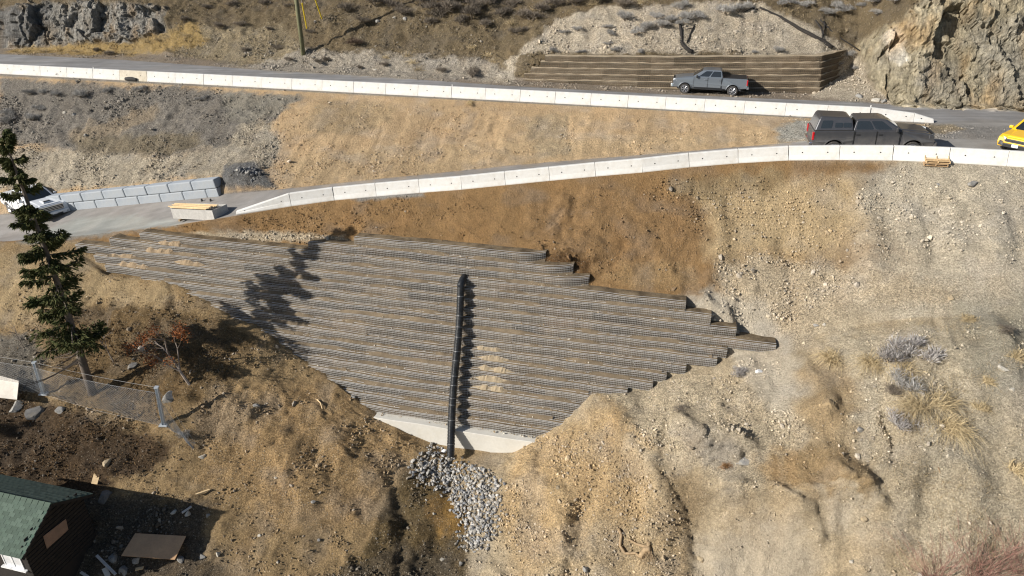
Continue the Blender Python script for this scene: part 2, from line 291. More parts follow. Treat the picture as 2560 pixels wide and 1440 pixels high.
def groove(pix, depth, wid):
    pts = [meet(*p) for p in pix]
    for a, b in zip(pts[:-1], pts[1:]):
        x0, y0, x1, y1 = a[0], a[1] * .5 + a[2] * .87, b[0], b[1] * .5 + b[2] * .87
        idx = np.where((S > min(x0, x1) - 1) & (S < max(x0, x1) + 1) & (WW > min(y0, y1) - 1) & (WW < max(y0, y1) + 1))[0]
        x, y = S[idx] + N2[idx] * .12, WW[idx] + N3[idx] * .08
        dx, dy = x1 - x0, y1 - y0; t = np.clip(((x - x0) * dx + (y - y0) * dy) / (dx * dx + dy * dy), 0, 1)
        d = np.hypot(x - x0 - t * dx, y - y0 - t * dy)
        D[idx] = np.minimum(D[idx], D[idx] - depth * np.exp(-(d / wid) ** 2)) 
for b in [(1760, 1110, .8, .5), (1700, 1130, .6, .35), (1840, 1110, .7, .3), (1690, 1200, .6, .35), (1990, 1270, .9, .3), (2060, 1040, .7, .3), (1960, 1200, .8, .2),
          (2160, 1230, .7, .35), (2240, 1190, .5, .3), (1840, 1240, .7, .3), (1340, 655, .5, .32), (1400, 655, .4, .2), (1445, 700, .5, .2), (1740, 765, .7, .3), (1820, 780, .6, .22), (1900, 1130, .6, .2),
          (620, 445, .9, .55), (655, 465, .6, .3), (585, 450, .5, .3), (350, 470, 1.2, .2, 3.0), (860, 965, .7, .28), (760, 880, .6, .25), (1000, 1090, .6, .2), (1600, 1330, .8, .25), (2430, 640, .9, .15),
          (1500, 590, .6, .12), (1560, 560, .5, .12), (1480, 620, .5, .12), (1620, 610, .5, .1), (690, 845, .5, .25), (300, 700, .5, .3), (250, 680, .5, .25), (1570, 1000, .6, .25), (1880, 880, .6, .25), (2100, 1180, .8, .35)]: bump(*b)
bump(1060, 1400, .9, -.35); bump(1010, 1300, .7, -.25); bump(2030, 1120, .35, -.4, .6); bump(1866, 1150, .3, -.4)
def ridge(pix, h, wid):
    pts = [meet(*p) for p in pix]; best = np.full(len(S), 1e9)
    for a, b in zip(pts[:-1], pts[1:]):
        x0, y0, x1, y1 = a[0], a[1] * .5 + a[2] * .87, b[0], b[1] * .5 + b[2] * .87
        idx = np.where((S > min(x0, x1) - 3) & (S < max(x0, x1) + 3) & (WW > min(y0, y1) - 3) & (WW < max(y0, y1) + 3) & (IV < 14))[0]
        x, y = S[idx] + N1[idx] * .35 + N2[idx] * .2, WW[idx] + N2[idx] * .2
        dx, dy = x1 - x0, y1 - y0; t = np.clip(((x - x0) * dx + (y - y0) * dy) / (dx * dx + dy * dy), 0, 1); best[idx] = np.minimum(best[idx], np.hypot(x - x0 - t * dx, y - y0 - t * dy))
    m = best < 1e8; D[m] += h * np.exp(-(best[m] / wid) ** 2) * (1 + .3 * N2[m]) * FIN[m]
for g in [([(1480, 1010), (1560, 1070), (1620, 1150), (1645, 1230), (1650, 1340), (1640, 1430)], .5, .75), ([(1705, 1205), (1735, 1280), (1755, 1350), (1765, 1440)], -.34, .55), ([(1700, 1060), (1760, 1100), (1820, 1100), (1850, 1120)], .5, .4), ([(1770, 1265), (1850, 1225), (1930, 1225), (2000, 1275), (2040, 1345)], .5, .35),
          ([(1990, 905), (2040, 980), (2075, 1040)], .3, .5), ([(2110, 960), (2090, 1060), (2120, 1140)], -.12, .35), ([(2000, 1090), (2080, 1170), (2150, 1210)], .34, .45), ([(2190, 1260), (2100, 1235), (2000, 1220)], .35, .3), ([(2215, 1040), (2232, 1110), (2240, 1190)], -.26, .2), ([(2160, 1160), (2200, 1210), (2235, 1250)], -.25, .2),
          ([(2240, 1200), (2290, 1150), (2330, 1080)], .4, .45), ([(1760, 760), (1800, 800), (1840, 870)], .4, .4), ([(1850, 780), (1890, 850), (1900, 900)], -.3, .3), ([(1960, 600), (1975, 700), (1990, 800)], -.25, .4), ([(2140, 470), (2170, 600), (2180, 720)], .3, .6), ([(2330, 520), (2340, 640), (2330, 740)], -.3, .5), ([(2480, 560), (2500, 700), (2490, 850)], .3, .6),
          ([(2400, 1180), (2440, 1280), (2430, 1400)], .35, .6), ([(2330, 1230), (2320, 1330), (2260, 1420)], -.4, .45), ([(1320, 1180), (1400, 1250), (1430, 1380)], .3, .6), ([(1500, 1180), (1470, 1290), (1440, 1420)], -.35, .5), ([(560, 1000), (700, 1100), (760, 1220)], .3, .7), ([(640, 950), (800, 1060), (920, 1180)], .2, .5), ([(1790, 520), (1800, 620), (1780, 700)], .22, .4), ([(1500, 520), (1450, 610), (1390, 640)], .12, .3), ([(1560, 570), (1640, 560), (1720, 600)], .1, .25), ([(1440, 560), (1520, 600), (1600, 640)], -.12, .2)]: ridge(*g)
for g in [([(2342, 770), (2350, 900), (2385, 1000), (2400, 1040)], .13, .09), ([(2372, 790), (2390, 900), (2400, 1010)], .1, .08), ([(2220, 1040), (2235, 1100), (2230, 1180)], .14, .1),
          ([(2175, 1150), (2210, 1200), (2240, 1240)], .12, .1), ([(1660, 1190), (1720, 1270), (1740, 1380)], .12, .12), ([(1820, 760), (1850, 820), (1890, 850)], .2, .12), 
          ([(2025, 770), (2125, 840), (2160, 800)], .1, .07), ([(470, 640), (430, 700), (440, 780)], .12, .1), ([(980, 1200), (1010, 1310), (1000, 1440)], .18, .25), ([(1470, 1300), (1500, 1380), (1470, 1440)], .1, .08),
          ([(1640, 640), (1560, 660), (1480, 660)], .07, .12), ([(1700, 590), (1600, 560), (1540, 580)], .06, .1), ([(700, 310), (690, 420)], .06, .08), ([(860, 290), (830, 380)], .06, .08), ([(1060, 300), (1050, 400)], .05, .07), ([(1420, 290), (1430, 380)], .07, .1),
          ([(1120, 310), (1090, 380)], .05, .07), ([(960, 310), (930, 400)], .05, .07), ([(1230, 300), (1240, 370)], .05, .08), ([(1580, 300), (1590, 360)], .05, .08)]: groove(*g)
# footprints in the brown bank
for fu, fv in [(1560, 608), (1590, 599), (1622, 601), (1650, 594), (1682, 611), (1715, 615), (1640, 666), (1668, 672), (1695, 676), (1600, 630), (1545, 640), (1725, 690)]: bump(fu, fv, .13, -.16, 1.3)
# broken rock: slabs dipping to the left, cut by joints
rk = np.where((ROCK > .02))[0]
def facets(P, seed, tilt):
    """blocky rock: each irregular cell is its own tilted plane, with open joints between cells"""
    P = P + .25 * np.stack([vnoise(P * 1.7, seed + 7), vnoise(P * 1.7, seed + 8), vnoise(P * 1.7, seed + 9)], 1)
    c0 = np.floor(P).astype(np.int64); best = np.full(len(P), 9.); sec = np.full(len(P), 9.); val = np.zeros(len(P))
    for dx in (-1, 0, 1):
        for dy in (-1, 0, 1):
            for dz in (-1, 0, 1):
                i, j, k = c0[:, 0] + dx, c0[:, 1] + dy, c0[:, 2] + dz; h = [_h(i, j, k, seed + m) for m in range(6)]
                d = np.stack([P[:, 0] - i - h[0], P[:, 1] - j - h[1], P[:, 2] - k - h[2]], 1); r = (d * d).sum(1)
                v = (h[3] - .5) * 1.1 + tilt * (d[:, 0] * (h[4] * 2 - 1) + d[:, 2] * (h[5] * 2 - 1)); m = r < best
                sec = np.where(m, best, np.minimum(sec, r)); val = np.where(m, v, val); best = np.where(m, r, best)
    return val, np.sqrt(sec) - np.sqrt(best)
Pr = np.stack([S[rk] * .95 + Z[rk] * .45, Q[rk] * .9, Z[rk] * .9 - S[rk] * .40], 1)
f1, e1 = facets(Pr * np.array([.42, .42, .30]), 90, 1.5); f2, e2 = facets(Pr * np.array([1.1, 1.0, .7]), 95, 1.3); f3, e3 = facets(Pr * 2.6, 99, 1.0); r3 = fbm(Pr, 2.4, 3, 99)
DR = np.zeros(len(S), np.float32); DR[rk] = ROCK[rk] * (f1 * .52 + f2 * .22 + f3 * .05 + r3 * .04 - .13 * np.exp(-(e1 / .04) ** 2) - .05 * np.exp(-(e2 / .05) ** 2))
CRK = np.zeros(len(S), np.float32); CRK[rk] = ROCK[rk] * np.clip(f1 * .5 + f2 * .5, -.5, .5)
del Pr
DIRQ = -.5 - .4 * ROCK; DIRZ = .87 - .4 * ROCK
Qd = Q + DIRQ * (D + DR); Zd = Z + DIRZ * (D + DR)
sd_ = fbm(P3, .8, 2, 60) * .12 * FIN * np.clip(ROCK + .3, 0, 1)
XY = np.stack([(S + sd_) * TX[0] + Qd * MX[0], (S + sd_) * TX[1] + Qd * MX[1], Zd], 1)
XYZ = XY.reshape(NRr, NCc, 3)
# tone drifts of the soil itself: paler and darker patches, rusty streaks
ton = 1 + .14 * N1 + .13 * N2 + .12 * CRK
stk = fbm(np.stack([S * 1.5 + .5 * N1 + .2 * N2, WW * .13, S * 0 + 4], 1), 1.0, 4, 340); ton = ton + .20 * stk * slp
COL *= ton[:, None]
rust = np.clip(fbm(P3 * np.array([1, .35, .35]), 1.1, 3, 70) * 1.6, 0, 1)[:, None] * (ROCK[:, None] * .55 + .10)
COL = COL * (1 - rust) + COL * np.array([1.12, .84, .55]) * rust
gryb = np.clip(fbm(P3, .8, 3, 75) * 1.8, 0, 1)[:, None] * .28
lum = COL.mean(1, keepdims=True); COL = np.clip(COL * (1 - gryb) + lum * np.array([1.05, 1.0, .93]) * gryb, .01, .9).astype(np.float32)

# ------------------------------------------------------------------ materials
def nodes(name):
    m = bpy.data.materials.new(name); m.use_nodes = True; n = m.node_tree
    return m, n, n.nodes['Principled BSDF']
def N(n, t, **k):
    x = n.nodes.new(t)
    for a, b in k.items(): setattr(x, a, b)
    return x
def noise(n, vec, scale, detail=3, rough=.6):
    x = N(n, 'ShaderNodeTexNoise'); x.inputs['Scale'].default_value = scale; x.inputs['Detail'].default_value = detail; x.inputs['Roughness'].default_value = rough
    n.links.new(vec, x.inputs['Vector']); return x
def ramp(n, fac, lo, hi, p0=0.3, p1=0.7):
    x = N(n, 'ShaderNodeMapRange'); x.inputs[1].default_value = p0; x.inputs[2].default_value = p1; x.inputs[3].default_value = lo; x.inputs[4].default_value = hi
    n.links.new(fac, x.inputs[0]); return x.outputs[0]
def mul(n, a, b):
    x = N(n, 'ShaderNodeMath', operation='MULTIPLY'); n.links.new(a, x.inputs[0])
    if isinstance(b, (int, float)): x.inputs[1].default_value = b
    else: n.links.new(b, x.inputs[1])
    return x.outputs[0]
def mixc(n, fac, a, b, mode='MIX'):
    x = N(n, 'ShaderNodeMix', data_type='RGBA', blend_type=mode)
    if isinstance(fac, (int, float)): x.inputs[0].default_value = fac
    else: n.links.new(fac, x.inputs[0])
    for i, c in ((6, a), (7, b)):
        if isinstance(c, tuple): x.inputs[i].default_value = (*c[:3], 1)
        else: n.links.new(c, x.inputs[i])
    return x.outputs[2]
def scalec(n, col, fac):
    x = N(n, 'ShaderNodeVectorMath', operation='SCALE'); n.links.new(col, x.inputs[0]); n.links.new(fac, x.inputs['Scale']); return x.outputs[0]
def bumpn(n, h, strength, dist):
    x = N(n, 'ShaderNodeBump'); x.inputs['Strength'].default_value = strength; x.inputs['Distance'].default_value = dist; n.links.new(h, x.inputs['Height']); return x.outputs[0]
def mat(name, col, rough=.6, metal=0.0, var=.12, scale=3.0, bump=0.0, bscale=30., coat=0.0, spec=.5, dirt=None):
    """plain procedural material: a base colour with uneven tone, optional dust and fine relief"""
    m, n, p = nodes(name); tc = N(n, 'ShaderNodeTexCoord').outputs['Object']
    a = noise(n, tc, scale, 4).outputs[0]; b = noise(n, tc, scale * 9, 2).outputs[0]
    rgb = N(n, 'ShaderNodeRGB'); rgb.outputs[0].default_value = (*col, 1)
    f = mul(n, ramp(n, a, 1 - var, 1 + var), ramp(n, b, 1 - var * .6, 1 + var * .6))
    c = scalec(n, rgb.outputs[0], f)
    if dirt:
        dc, amt, sc = dirt; c = mixc(n, mul(n, ramp(n, noise(n, tc, sc, 5, .7).outputs[0], 0, 1, .45, .72), amt), c, dc)
    n.links.new(c, p.inputs['Base Color']); p.inputs['Roughness'].default_value = rough; p.inputs['Metallic'].default_value = metal
    p.inputs['Specular IOR Level'].default_value = spec; p.inputs['Coat Weight'].default_value = coat; p.inputs['Coat Roughness'].default_value = .08
    if bump: n.links.new(bumpn(n, noise(n, tc, bscale, 4).outputs[0], bump, .02), p.inputs['Normal'])
    return m
def ground_mat(name, peb=.6, relief=1.0):
    m, n, p = nodes(name); tc = N(n, 'ShaderNodeTexCoord').outputs['Object']
    at = N(n, 'ShaderNodeAttribute', attribute_name='soil').outputs['Color']; rk = N(n, 'ShaderNodeAttribute', attribute_name='rock').outputs['Fac']
    a = noise(n, tc, 2.2, 4).outputs[0]; b = noise(n, tc, 11, 5, .7).outputs[0]; c = noise(n, tc, 42, 3, .7).outputs[0]
    col = scalec(n, at, mul(n, mul(n, ramp(n, a, .86, 1.14), ramp(n, b, .68, 1.34)), ramp(n, c, .58, 1.40)))
    plain = scalec(n, at, mul(n, ramp(n, a, .88, 1.12), ramp(n, b, .86, 1.14))); gr = N(n, 'ShaderNodeAttribute', attribute_name='grain').outputs['Fac']
    vo = N(n, 'ShaderNodeTexVoronoi'); vo.inputs['Scale'].default_value = 9.5; n.links.new(tc, vo.inputs['Vector'])
    sep = N(n, 'ShaderNodeSeparateColor'); n.links.new(vo.outputs['Color'], sep.inputs[0])
    near = ramp(n, vo.outputs['Distance'], 1, 0, .18, .34); pick = ramp(n, sep.outputs[0], 0, 1, .62, .7)
    st = mul(n, mul(n, near, pick), peb)
    tint = mixc(n, sep.outputs[1], (.31, .27, .21), (.58, .51, .40))
    col = mixc(n, st, col, tint)
    vo2 = N(n, 'ShaderNodeTexVoronoi'); vo2.inputs['Scale'].default_value = 21; n.links.new(tc, vo2.inputs['Vector']); sp2 = N(n, 'ShaderNodeSeparateColor'); n.links.new(vo2.outputs['Color'], sp2.inputs[0])
    col = scalec(n, col, ramp(n, sp2.outputs[0], .66, 1.32, .1, .9)); col = mixc(n, gr, plain, col)
    # strata and joints on the rock
    mp = N(n, 'ShaderNodeMapping'); mp.inputs['Rotation'].default_value = (0, R(38), R(14)); mp.inputs['Scale'].default_value = (5.0, 1.6, .7); n.links.new(tc, mp.inputs[0])
    cr = noise(n, mp.outputs[0], 1.3, 7, .72).outputs[0]
    mp2 = N(n, 'ShaderNodeMapping'); mp2.inputs['Rotation'].default_value = (0, R(-28), R(14)); mp2.inputs['Scale'].default_value = (.8, 1.2, 3.2); n.links.new(tc, mp2.inputs[0])
    cr2 = noise(n, mp2.outputs[0], 1.1, 6, .7).outputs[0]
    rc = scalec(n, at, mul(n, ramp(n, cr, .52, 1.32, .34, .62), ramp(n, cr2, .72, 1.22, .35, .65)))
    col = mixc(n, rk, col, rc)
    n.links.new(col, p.inputs['Base Color']); p.inputs['Roughness'].default_value = .95; p.inputs['Specular IOR Level'].default_value = .15
    h1 = N(n, 'ShaderNodeMath', operation='ADD'); n.links.new(noise(n, tc, 8, 8, .8).outputs[0], h1.inputs[0]); n.links.new(mul(n, st, .35), h1.inputs[1])
    h2 = N(n, 'ShaderNodeMath', operation='ADD'); n.links.new(h1.outputs[0], h2.inputs[0]); n.links.new(mul(n, mul(n, cr, rk), 2.5), h2.inputs[1])
    n.links.new(bumpn(n, h2.outputs[0], 1.0, .19 * relief), p.inputs['Normal'])
    return m
def road_mat(name, base, track):
    m, n, p = nodes(name); tc = N(n, 'ShaderNodeTexCoord').outputs['Object']
    at = N(n, 'ShaderNodeAttribute', attribute_name='soil').outputs['Color']
    mp = N(n, 'ShaderNodeMapping'); mp.inputs['Rotation'].default_value = (0, 0, R(13.8) if track else 0); mp.inputs['Scale'].default_value = (.06, 1.0, 1.0); n.links.new(tc, mp.inputs[0])
    s1 = noise(n, mp.outputs[0], 1.6, 3).outputs[0]; s2 = noise(n, tc, .8, 4).outputs[0]; s3 = noise(n, tc, 30, 3, .7).outputs[0]
    col = scalec(n, at, mul(n, mul(n, ramp(n, s1, .82 if track else .9, 1.2 if track else 1.1, .36, .64), ramp(n, s2, .88, 1.12)), ramp(n, s3, .84, 1.16)))
    dust = ramp(n, noise(n, tc, .55, 5, .7).outputs[0], 0, .45, .5, .75)
    col = mixc(n, dust, col, base)
    n.links.new(col, p.inputs['Base Color']); p.inputs['Roughness'].default_value = .88; p.inputs['Specular IOR Level'].default_value = .3
    n.links.new(bumpn(n, s3, .4, .02), p.inputs['Normal']); return m
M_SOIL = ground_mat('soil'); M_HILL = ground_mat('hillside_soil', .8); M_EMB = ground_mat('bank_soil', .5)
M_UROAD = road_mat('upper_road_surface', (.21, .195, .18), True); M_LROAD = road_mat('lower_road_surface', (.24, .225, .20), False)

# ------------------------------------------------------------------ terrain meshes
def mesh_np(name, V, F4, smooth=True):
    me = bpy.data.meshes.new(name); me.vertices.add(len(V)); me.vertices.foreach_set('co', np.ascontiguousarray(V, np.float32).ravel())
    n, k = F4.shape; me.loops.add(n * k); me.loops.foreach_set('vertex_index', np.ascontiguousarray(F4, np.int32).ravel())
    me.polygons.add(n); me.polygons.foreach_set('loop_start', np.arange(0, n * k, k, dtype=np.int32)); me.polygons.foreach_set('loop_total', np.full(n, k, np.int32))
    me.polygons.foreach_set('use_smooth', np.full(n, smooth)); me.update(calc_edges=True); return me
def attr(me, name, col):
    col = np.asarray(col, np.float32)
    if col.ndim == 1:
        a = me.attributes.new(name, 'FLOAT', 'POINT'); a.data.foreach_set('value', col)
    else:
        a = me.attributes.new(name, 'FLOAT_COLOR', 'POINT'); a.data.foreach_set('color', np.concatenate([col, np.ones((len(col), 1), np.float32)], 1).ravel())
def link(name, me, m, parent=None, **props):
    o = bpy.data.objects.new(name, me); C.objects.link(o)
    if m is not None and not me.materials: me.materials.append(m)
    if parent is not None: o.parent = parent
    for k, v in props.items(): o[k] = v
    return o
ROW0 = np.concatenate([[0], np.cumsum(NROW)])
def piece(name, a, b, m):
    r0, r1 = ROW0[a], ROW0[b]; nr = r1 - r0 + 1
    V = XYZ[r0:r1 + 1].reshape(-1, 3); i = np.arange((nr - 1) * NCc).reshape(nr - 1, NCc)[:, :-1].ravel()
    F = np.stack([i, i + 1, i + NCc + 1, i + NCc], 1); me = mesh_np(name, V, F)
    attr(me, 'grain', np.clip(.22 + .55 * PEB + 3.0 * ROUGH - .25, .16, 1).reshape(NRr, NCc)[r0:r1 + 1].ravel())
    rkf = ROCK.reshape(NRr, NCc)[r0:r1 + 1].ravel()[i] > .45
    if rkf.any(): me.polygons.foreach_set('use_smooth', ~rkf)
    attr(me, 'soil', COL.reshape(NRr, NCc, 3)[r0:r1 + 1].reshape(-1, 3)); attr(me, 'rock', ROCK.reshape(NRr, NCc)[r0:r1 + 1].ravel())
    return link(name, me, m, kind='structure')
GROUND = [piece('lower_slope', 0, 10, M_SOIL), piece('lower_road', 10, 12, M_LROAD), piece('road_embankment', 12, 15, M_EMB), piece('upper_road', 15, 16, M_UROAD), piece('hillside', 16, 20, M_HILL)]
bpy.context.view_layer.update()
def _cast(o, d):
    best = None
    for g in GROUND:
        ok, loc, nor, _ = g.ray_cast(o, d)
        if ok and (best is None or (loc - o).length < best[2]): best = (loc.copy(), nor.copy(), (loc - o).length)
    return best
def drop(x, y):
    r = _cast(Vector((x, y, 60)), Vector((0, 0, -1))); return r[0].z if r else 0.0
def spot(u, v):
    """point of the finished ground on a surveyed sight line"""
    r = _cast(Vector((0, 0, CAM_H)), Vector(sight(u, v)).normalized()); return r[0] if r else Vector((0, 50, 0))
def spotn(u, v):
    r = _cast(Vector((0, 0, CAM_H)), Vector(sight(u, v)).normalized()); return r[0], r[1]
# ------------------------------------------------------------------ mesh builder
class MB:
    def __init__(s): s.v = []; s.f = []
    def poly(s, pts):
        k = len(s.v); s.v += [tuple(p) for p in pts]; s.f.append(tuple(range(k, k + len(pts)))); return s
    def box(s, c, d, M=None, taper=1.0):
        k = len(s.v); M = M or Matrix()
        for z in (-.5, .5):
            t = taper if z > 0 else 1.0
            for x, y in ((-.5, -.5), (.5, -.5), (.5, .5), (-.5, .5)):
                p = M @ Vector((x * d[0] * t, y * d[1] * t, z * d[2])); s.v.append((p.x + c[0], p.y + c[1], p.z + c[2]))
        s.f += [tuple(k + i for i in q) for q in ((3, 2, 1, 0), (4, 5, 6, 7), (0, 1, 5, 4), (1, 2, 6, 5), (2, 3, 7, 6), (3, 0, 4, 7))]; return s
    def tube(s, path, rad, n=6, cap=True):
        path = [Vector(p) for p in path]; m = len(path)
        if isinstance(rad, (int, float)): rad = [rad] * m
        k = len(s.v); up = None
        for i, p in enumerate(path):
            d = (path[min(i + 1, m - 1)] - path[max(i - 1, 0)]).normalized()
            if up is None or abs(d.dot(up)) > .95: up = Vector((0, 0, 1)) if abs(d.z) < .9 else Vector((1, 0, 0))
            a = d.cross(up).normalized(); b = d.cross(a)
            for j in range(n):
                t = 2 * math.pi * j / n; q = p + (a * math.cos(t) + b * math.sin(t)) * rad[i]; s.v.append(tuple(q))
        for i in range(m - 1):
            for j in range(n):
                s.f.append((k + i * n + j, k + i * n + (j + 1) % n, k + (i + 1) * n + (j + 1) % n, k + (i + 1) * n + j))
        if cap and n > 2:
            s.f.append(tuple(k + j for j in range(n))[::-1]); s.f.append(tuple(k + (m - 1) * n + j for j in range(n)))
        return s
    def loft(s, rings, cap=True):
        k = len(s.v); n = len(rings[0])
        for r in rings: s.v += [tuple(p) for p in r]
        for i in range(len(rings) - 1):
            for j in range(n): s.f.append((k + i * n + j, k + i * n + (j + 1) % n, k + (i + 1) * n + (j + 1) % n, k + (i + 1) * n + j))
        if cap: s.f.append(tuple(k + j for j in range(n))[::-1]); s.f.append(tuple(k + (len(rings) - 1) * n + j for j in range(n)))
        return s
    def mesh(s, name, smooth=False):
        me = bpy.data.meshes.new(name); me.from_pydata(s.v, [], s.f); me.update()
        if smooth: me.polygons.foreach_set('use_smooth', [True] * len(me.polygons))
        return me
    def build(s, name, m, parent=None, smooth=False, bevel=0.0, seg=2, **props):
        me = s.mesh(name, smooth); bm = bmesh.new(); bm.from_mesh(me); bmesh.ops.recalc_face_normals(bm, faces=bm.faces); bm.to_mesh(me); bm.free()
        o = link(name, me, m, parent, **props)
        if bevel:
            b = o.modifiers.new('bevel', 'BEVEL'); b.width = bevel; b.segments = seg; b.limit_method = 'ANGLE'; b.angle_limit = R(35)
        return o
def thing(name, label, cat, loc=(0, 0, 0), rz=0.0, group=None, M=None):
    o = bpy.data.objects.new(name, None); C.objects.link(o); o.empty_display_size = .2
    if M is not None: o.matrix_world = M
    else: o.location = loc; o.rotation_euler = (0, 0, rz)
    tag(o, label, cat, group); return o
def tag(o, label, cat, group=None):
    o['label'] = label; o['category'] = cat
    if group: o['group'] = group
    return o
def dup(o, parent=None):
    c = o.copy(); C.objects.link(c)
    if parent is not None: c.parent = parent
    for ch in list(o.children): dup(ch, c)
    return c
ORD = ['first', 'second', 'third', 'fourth', 'fifth', 'sixth', 'seventh', 'eighth', 'ninth', 'tenth', 'eleventh', 'twelfth', 'thirteenth', 'fourteenth', 'fifteenth', 'sixteenth', 'seventeenth', 'eighteenth', 'nineteenth', 'twentieth',
       'twenty-first', 'twenty-second', 'twenty-third', 'twenty-fourth', 'twenty-fifth', 'twenty-sixth', 'twenty-seventh', 'twenty-eighth', 'twenty-ninth', 'thirtieth'] + ['thirty-' + x for x in ('first', 'second', 'third', 'fourth', 'fifth', 'sixth', 'seventh', 'eighth', 'ninth')]

M_CONC = mat('barrier_concrete', (.635, .63, .61), .85, var=.07, scale=1.2, bump=.15, bscale=60, dirt=((.40, .365, .31), .55, 1.4))
M_CONC2 = mat('stained_concrete', (.56, .51, .42), .9, var=.1, scale=2, dirt=((.34, .29, .21), .6, 1.5))
M_HOLE = mat('hole_shadow', (.035, .035, .035), .9)
M_FOOT = mat('footing_concrete', (.56, .54, .49), .85, var=.06, scale=1.0, bump=.1, dirt=((.46, .42, .34), .45, .9))
M_BLOCK = mat('block_concrete', (.32, .355, .395), .88, var=.08, scale=1.1, bump=.15, bscale=40, dirt=((.34, .34, .33), .5, 1.3))
M_WIRE = mat('galvanised_wire', (.62, .61, .59), .45, .3, var=.1)
M_RUSTW = mat('weathered_wire', (.22, .16, .10), .7, .3)
M_PIPE = mat('black_plastic', (.016, .018, .021), .34, var=.3, scale=4, dirt=((.06, .06, .06), .5, 2))
M_STRAP = mat('strap_metal', (.20, .20, .205), .35, .6)

# ------------------------------------------------------------------ concrete barriers
def barrier_mesh(L, h0=.73, h1=.73):
    b = MB(); rings = []
    for x, h in ((-L / 2, h0), (L / 2, h1)):
        k = h / .73
        rings.append([(x, -.30, 0), (x, -.30, .07), (x, -.20, .07 + .21 * k), (x, -.11, h - .03), (x, -.08, h), (x, .08, h), (x, .11, h - .03), (x, .20, .07 + .21 * k), (x, .30, .07), (x, .30, 0)])
    return b.loft(rings)
def make_barrier(A, B, label, group, m=None, h0=.73, h1=.73, holes=(.27, .77), gap=.016, jitter=True):
    """A, B: the front foot at both ends"""
    A, B = Vector(A), Vector(B); d = B - A; L = d.length - gap; x = d.normalized(); y = Vector((-x.y, x.x, 0)).normalized(); z = x.cross(y)
    c = (A + B) / 2 + y * .30
    if jitter: c += y * random.uniform(-.012, .012); x = (x + y * random.uniform(-.004, .004)).normalized(); z = x.cross(y)
    Mw = Matrix((x, y, z)).transposed().to_4x4(); Mw.translation = c - Vector((0, 0, .02))
    t = thing('concrete_barrier', label, 'barrier', group=group, M=Mw)
    barrier_mesh(L, h0, h1).build('body', m or M_CONC, t, bevel=.014)
    for f in holes:
        xx = (f - .5) * L; hh = h0 + (h1 - h0) * f; k = hh / .73; zz = .40 * k; yy = -.20 + .09 * (zz - .07 - .21 * k) / max(hh - .03 - .07 - .21 * k, .05)
        MB().tube([(xx, yy + .03, zz), (xx, yy - .006, zz - .001)], .036, 10).build('lift_hole', M_HOLE, t)
    return t
UJ = [-30.6, 35.7, 68.0, 101, 134.5, 167.6, 232.5, 299, 367.5, 438, 508.7, 580.5, 654.5, 729.5, 805, 883, 963.7, 1044.5, 1128, 1212.5, 1299.5, 1387, 1476, 1568.7, 1662.5, 1760, 1859.5, 1962, 2066.7, 2172.5]
UJ = [-30.6, 35.7, 101, 167.6] + UJ[6:]
def up_s(u):
    d = sight(u, 0); lo, hi = -80., 40.
    for _ in range(50):
        m = .5 * (lo + hi); p = W(m, 46.5); uu = 1280 + FPX * p.x / (p.y * math.cos(PITCH) + CAM_H * math.sin(PITCH))
        if uu < u: lo = m
        else: hi = m
    return lo
US = [up_s(u) for u in UJ]; US = [US[0] - 4.7, US[0] - 2.35] + US
GU = 'concrete barriers along the upper road'
for i, (a, b) in enumerate(zip(US[:-1], US[1:])):
    n = i - 1
    if i < 2: lab = 'white upper road barrier ' + ('outside the left edge of the photo', 'cut by the left edge of the photo')[i]
    elif UJ[i - 2] == 299: lab = 'beige stained barrier segment with a dark drain opening at its foot'
    else: lab = 'white concrete barrier, %s from the left in the upper road row' % ORD[n - 1]
    m = M_CONC2 if i >= 2 and UJ[i - 2] == 299 else None
    t = make_barrier(W(a, 46.5), W(b, 46.5), lab, GU, m)
    if m:
        MB().tube([(-.62, -.33, .14), (-.30, -.33, .155), (.02, -.33, .16), (.34, -.33, .13)], [.12, .155, .155, .12], 8).build('drain_opening', M_HOLE, t)
s0 = US[-1]; pA, pB, pC = W(s0, 46.55), W(at_z(2282, 303, 0)[0], 46.6), W(at_z(2334, 307, 0)[0], 46.6)
make_barrier(pA, pB, 'long sloping barrier piece, second last at the right end of the upper row', GU, None, .73, .50, (.36, .82))
make_barrier(pB, pC, 'short wedge barrier piece ending the upper row at the junction', GU, None, .50, .22, (.36,))
for u in (232.5, 1128, 2172.5):
    o = MB().box((0, 0, .06), (.05, .03, .12)).build('delineator', mat('delineator_white', (.8, .8, .78)))
    o.location = W(up_s(u), 46.8, .71); tag(o, {232.5: 'small white delineator on the upper barriers near the left edge', 1128: 'small white delineator on the upper barriers, middle of the photo', 2172.5: 'small white delineator above the dark pickup roof'}[u], 'delineator', 'delineators on the upper barriers')
GL = 'concrete barriers along the lower road'
lbp = [W(*p) for p in LB]
make_barrier(lbp[0], lbp[1], 'long tapered barrier end piece beside the grey plywood box', GL, None, .16, .73, (.16, .5, .84))
for i in range(1, len(lbp) - 1):
    lab = 'large white concrete barrier, %s full segment from the left on the lower road' % ORD[i - 1]
    if i == 14: lab = 'lower road barrier segment with the wooden pallets stacked in front'
    if i == 15: lab = 'lower road barrier segment just right of the wooden pallets'
    if i == 16: lab = 'lower road barrier segment cut by the right edge of the photo'
    if i > 16: lab = 'lower road barrier segment outside the right edge of the photo, ' + ('nearer one', 'farther one')[i - 17]
    make_barrier(lbp[i], lbp[i + 1], lab, GL)

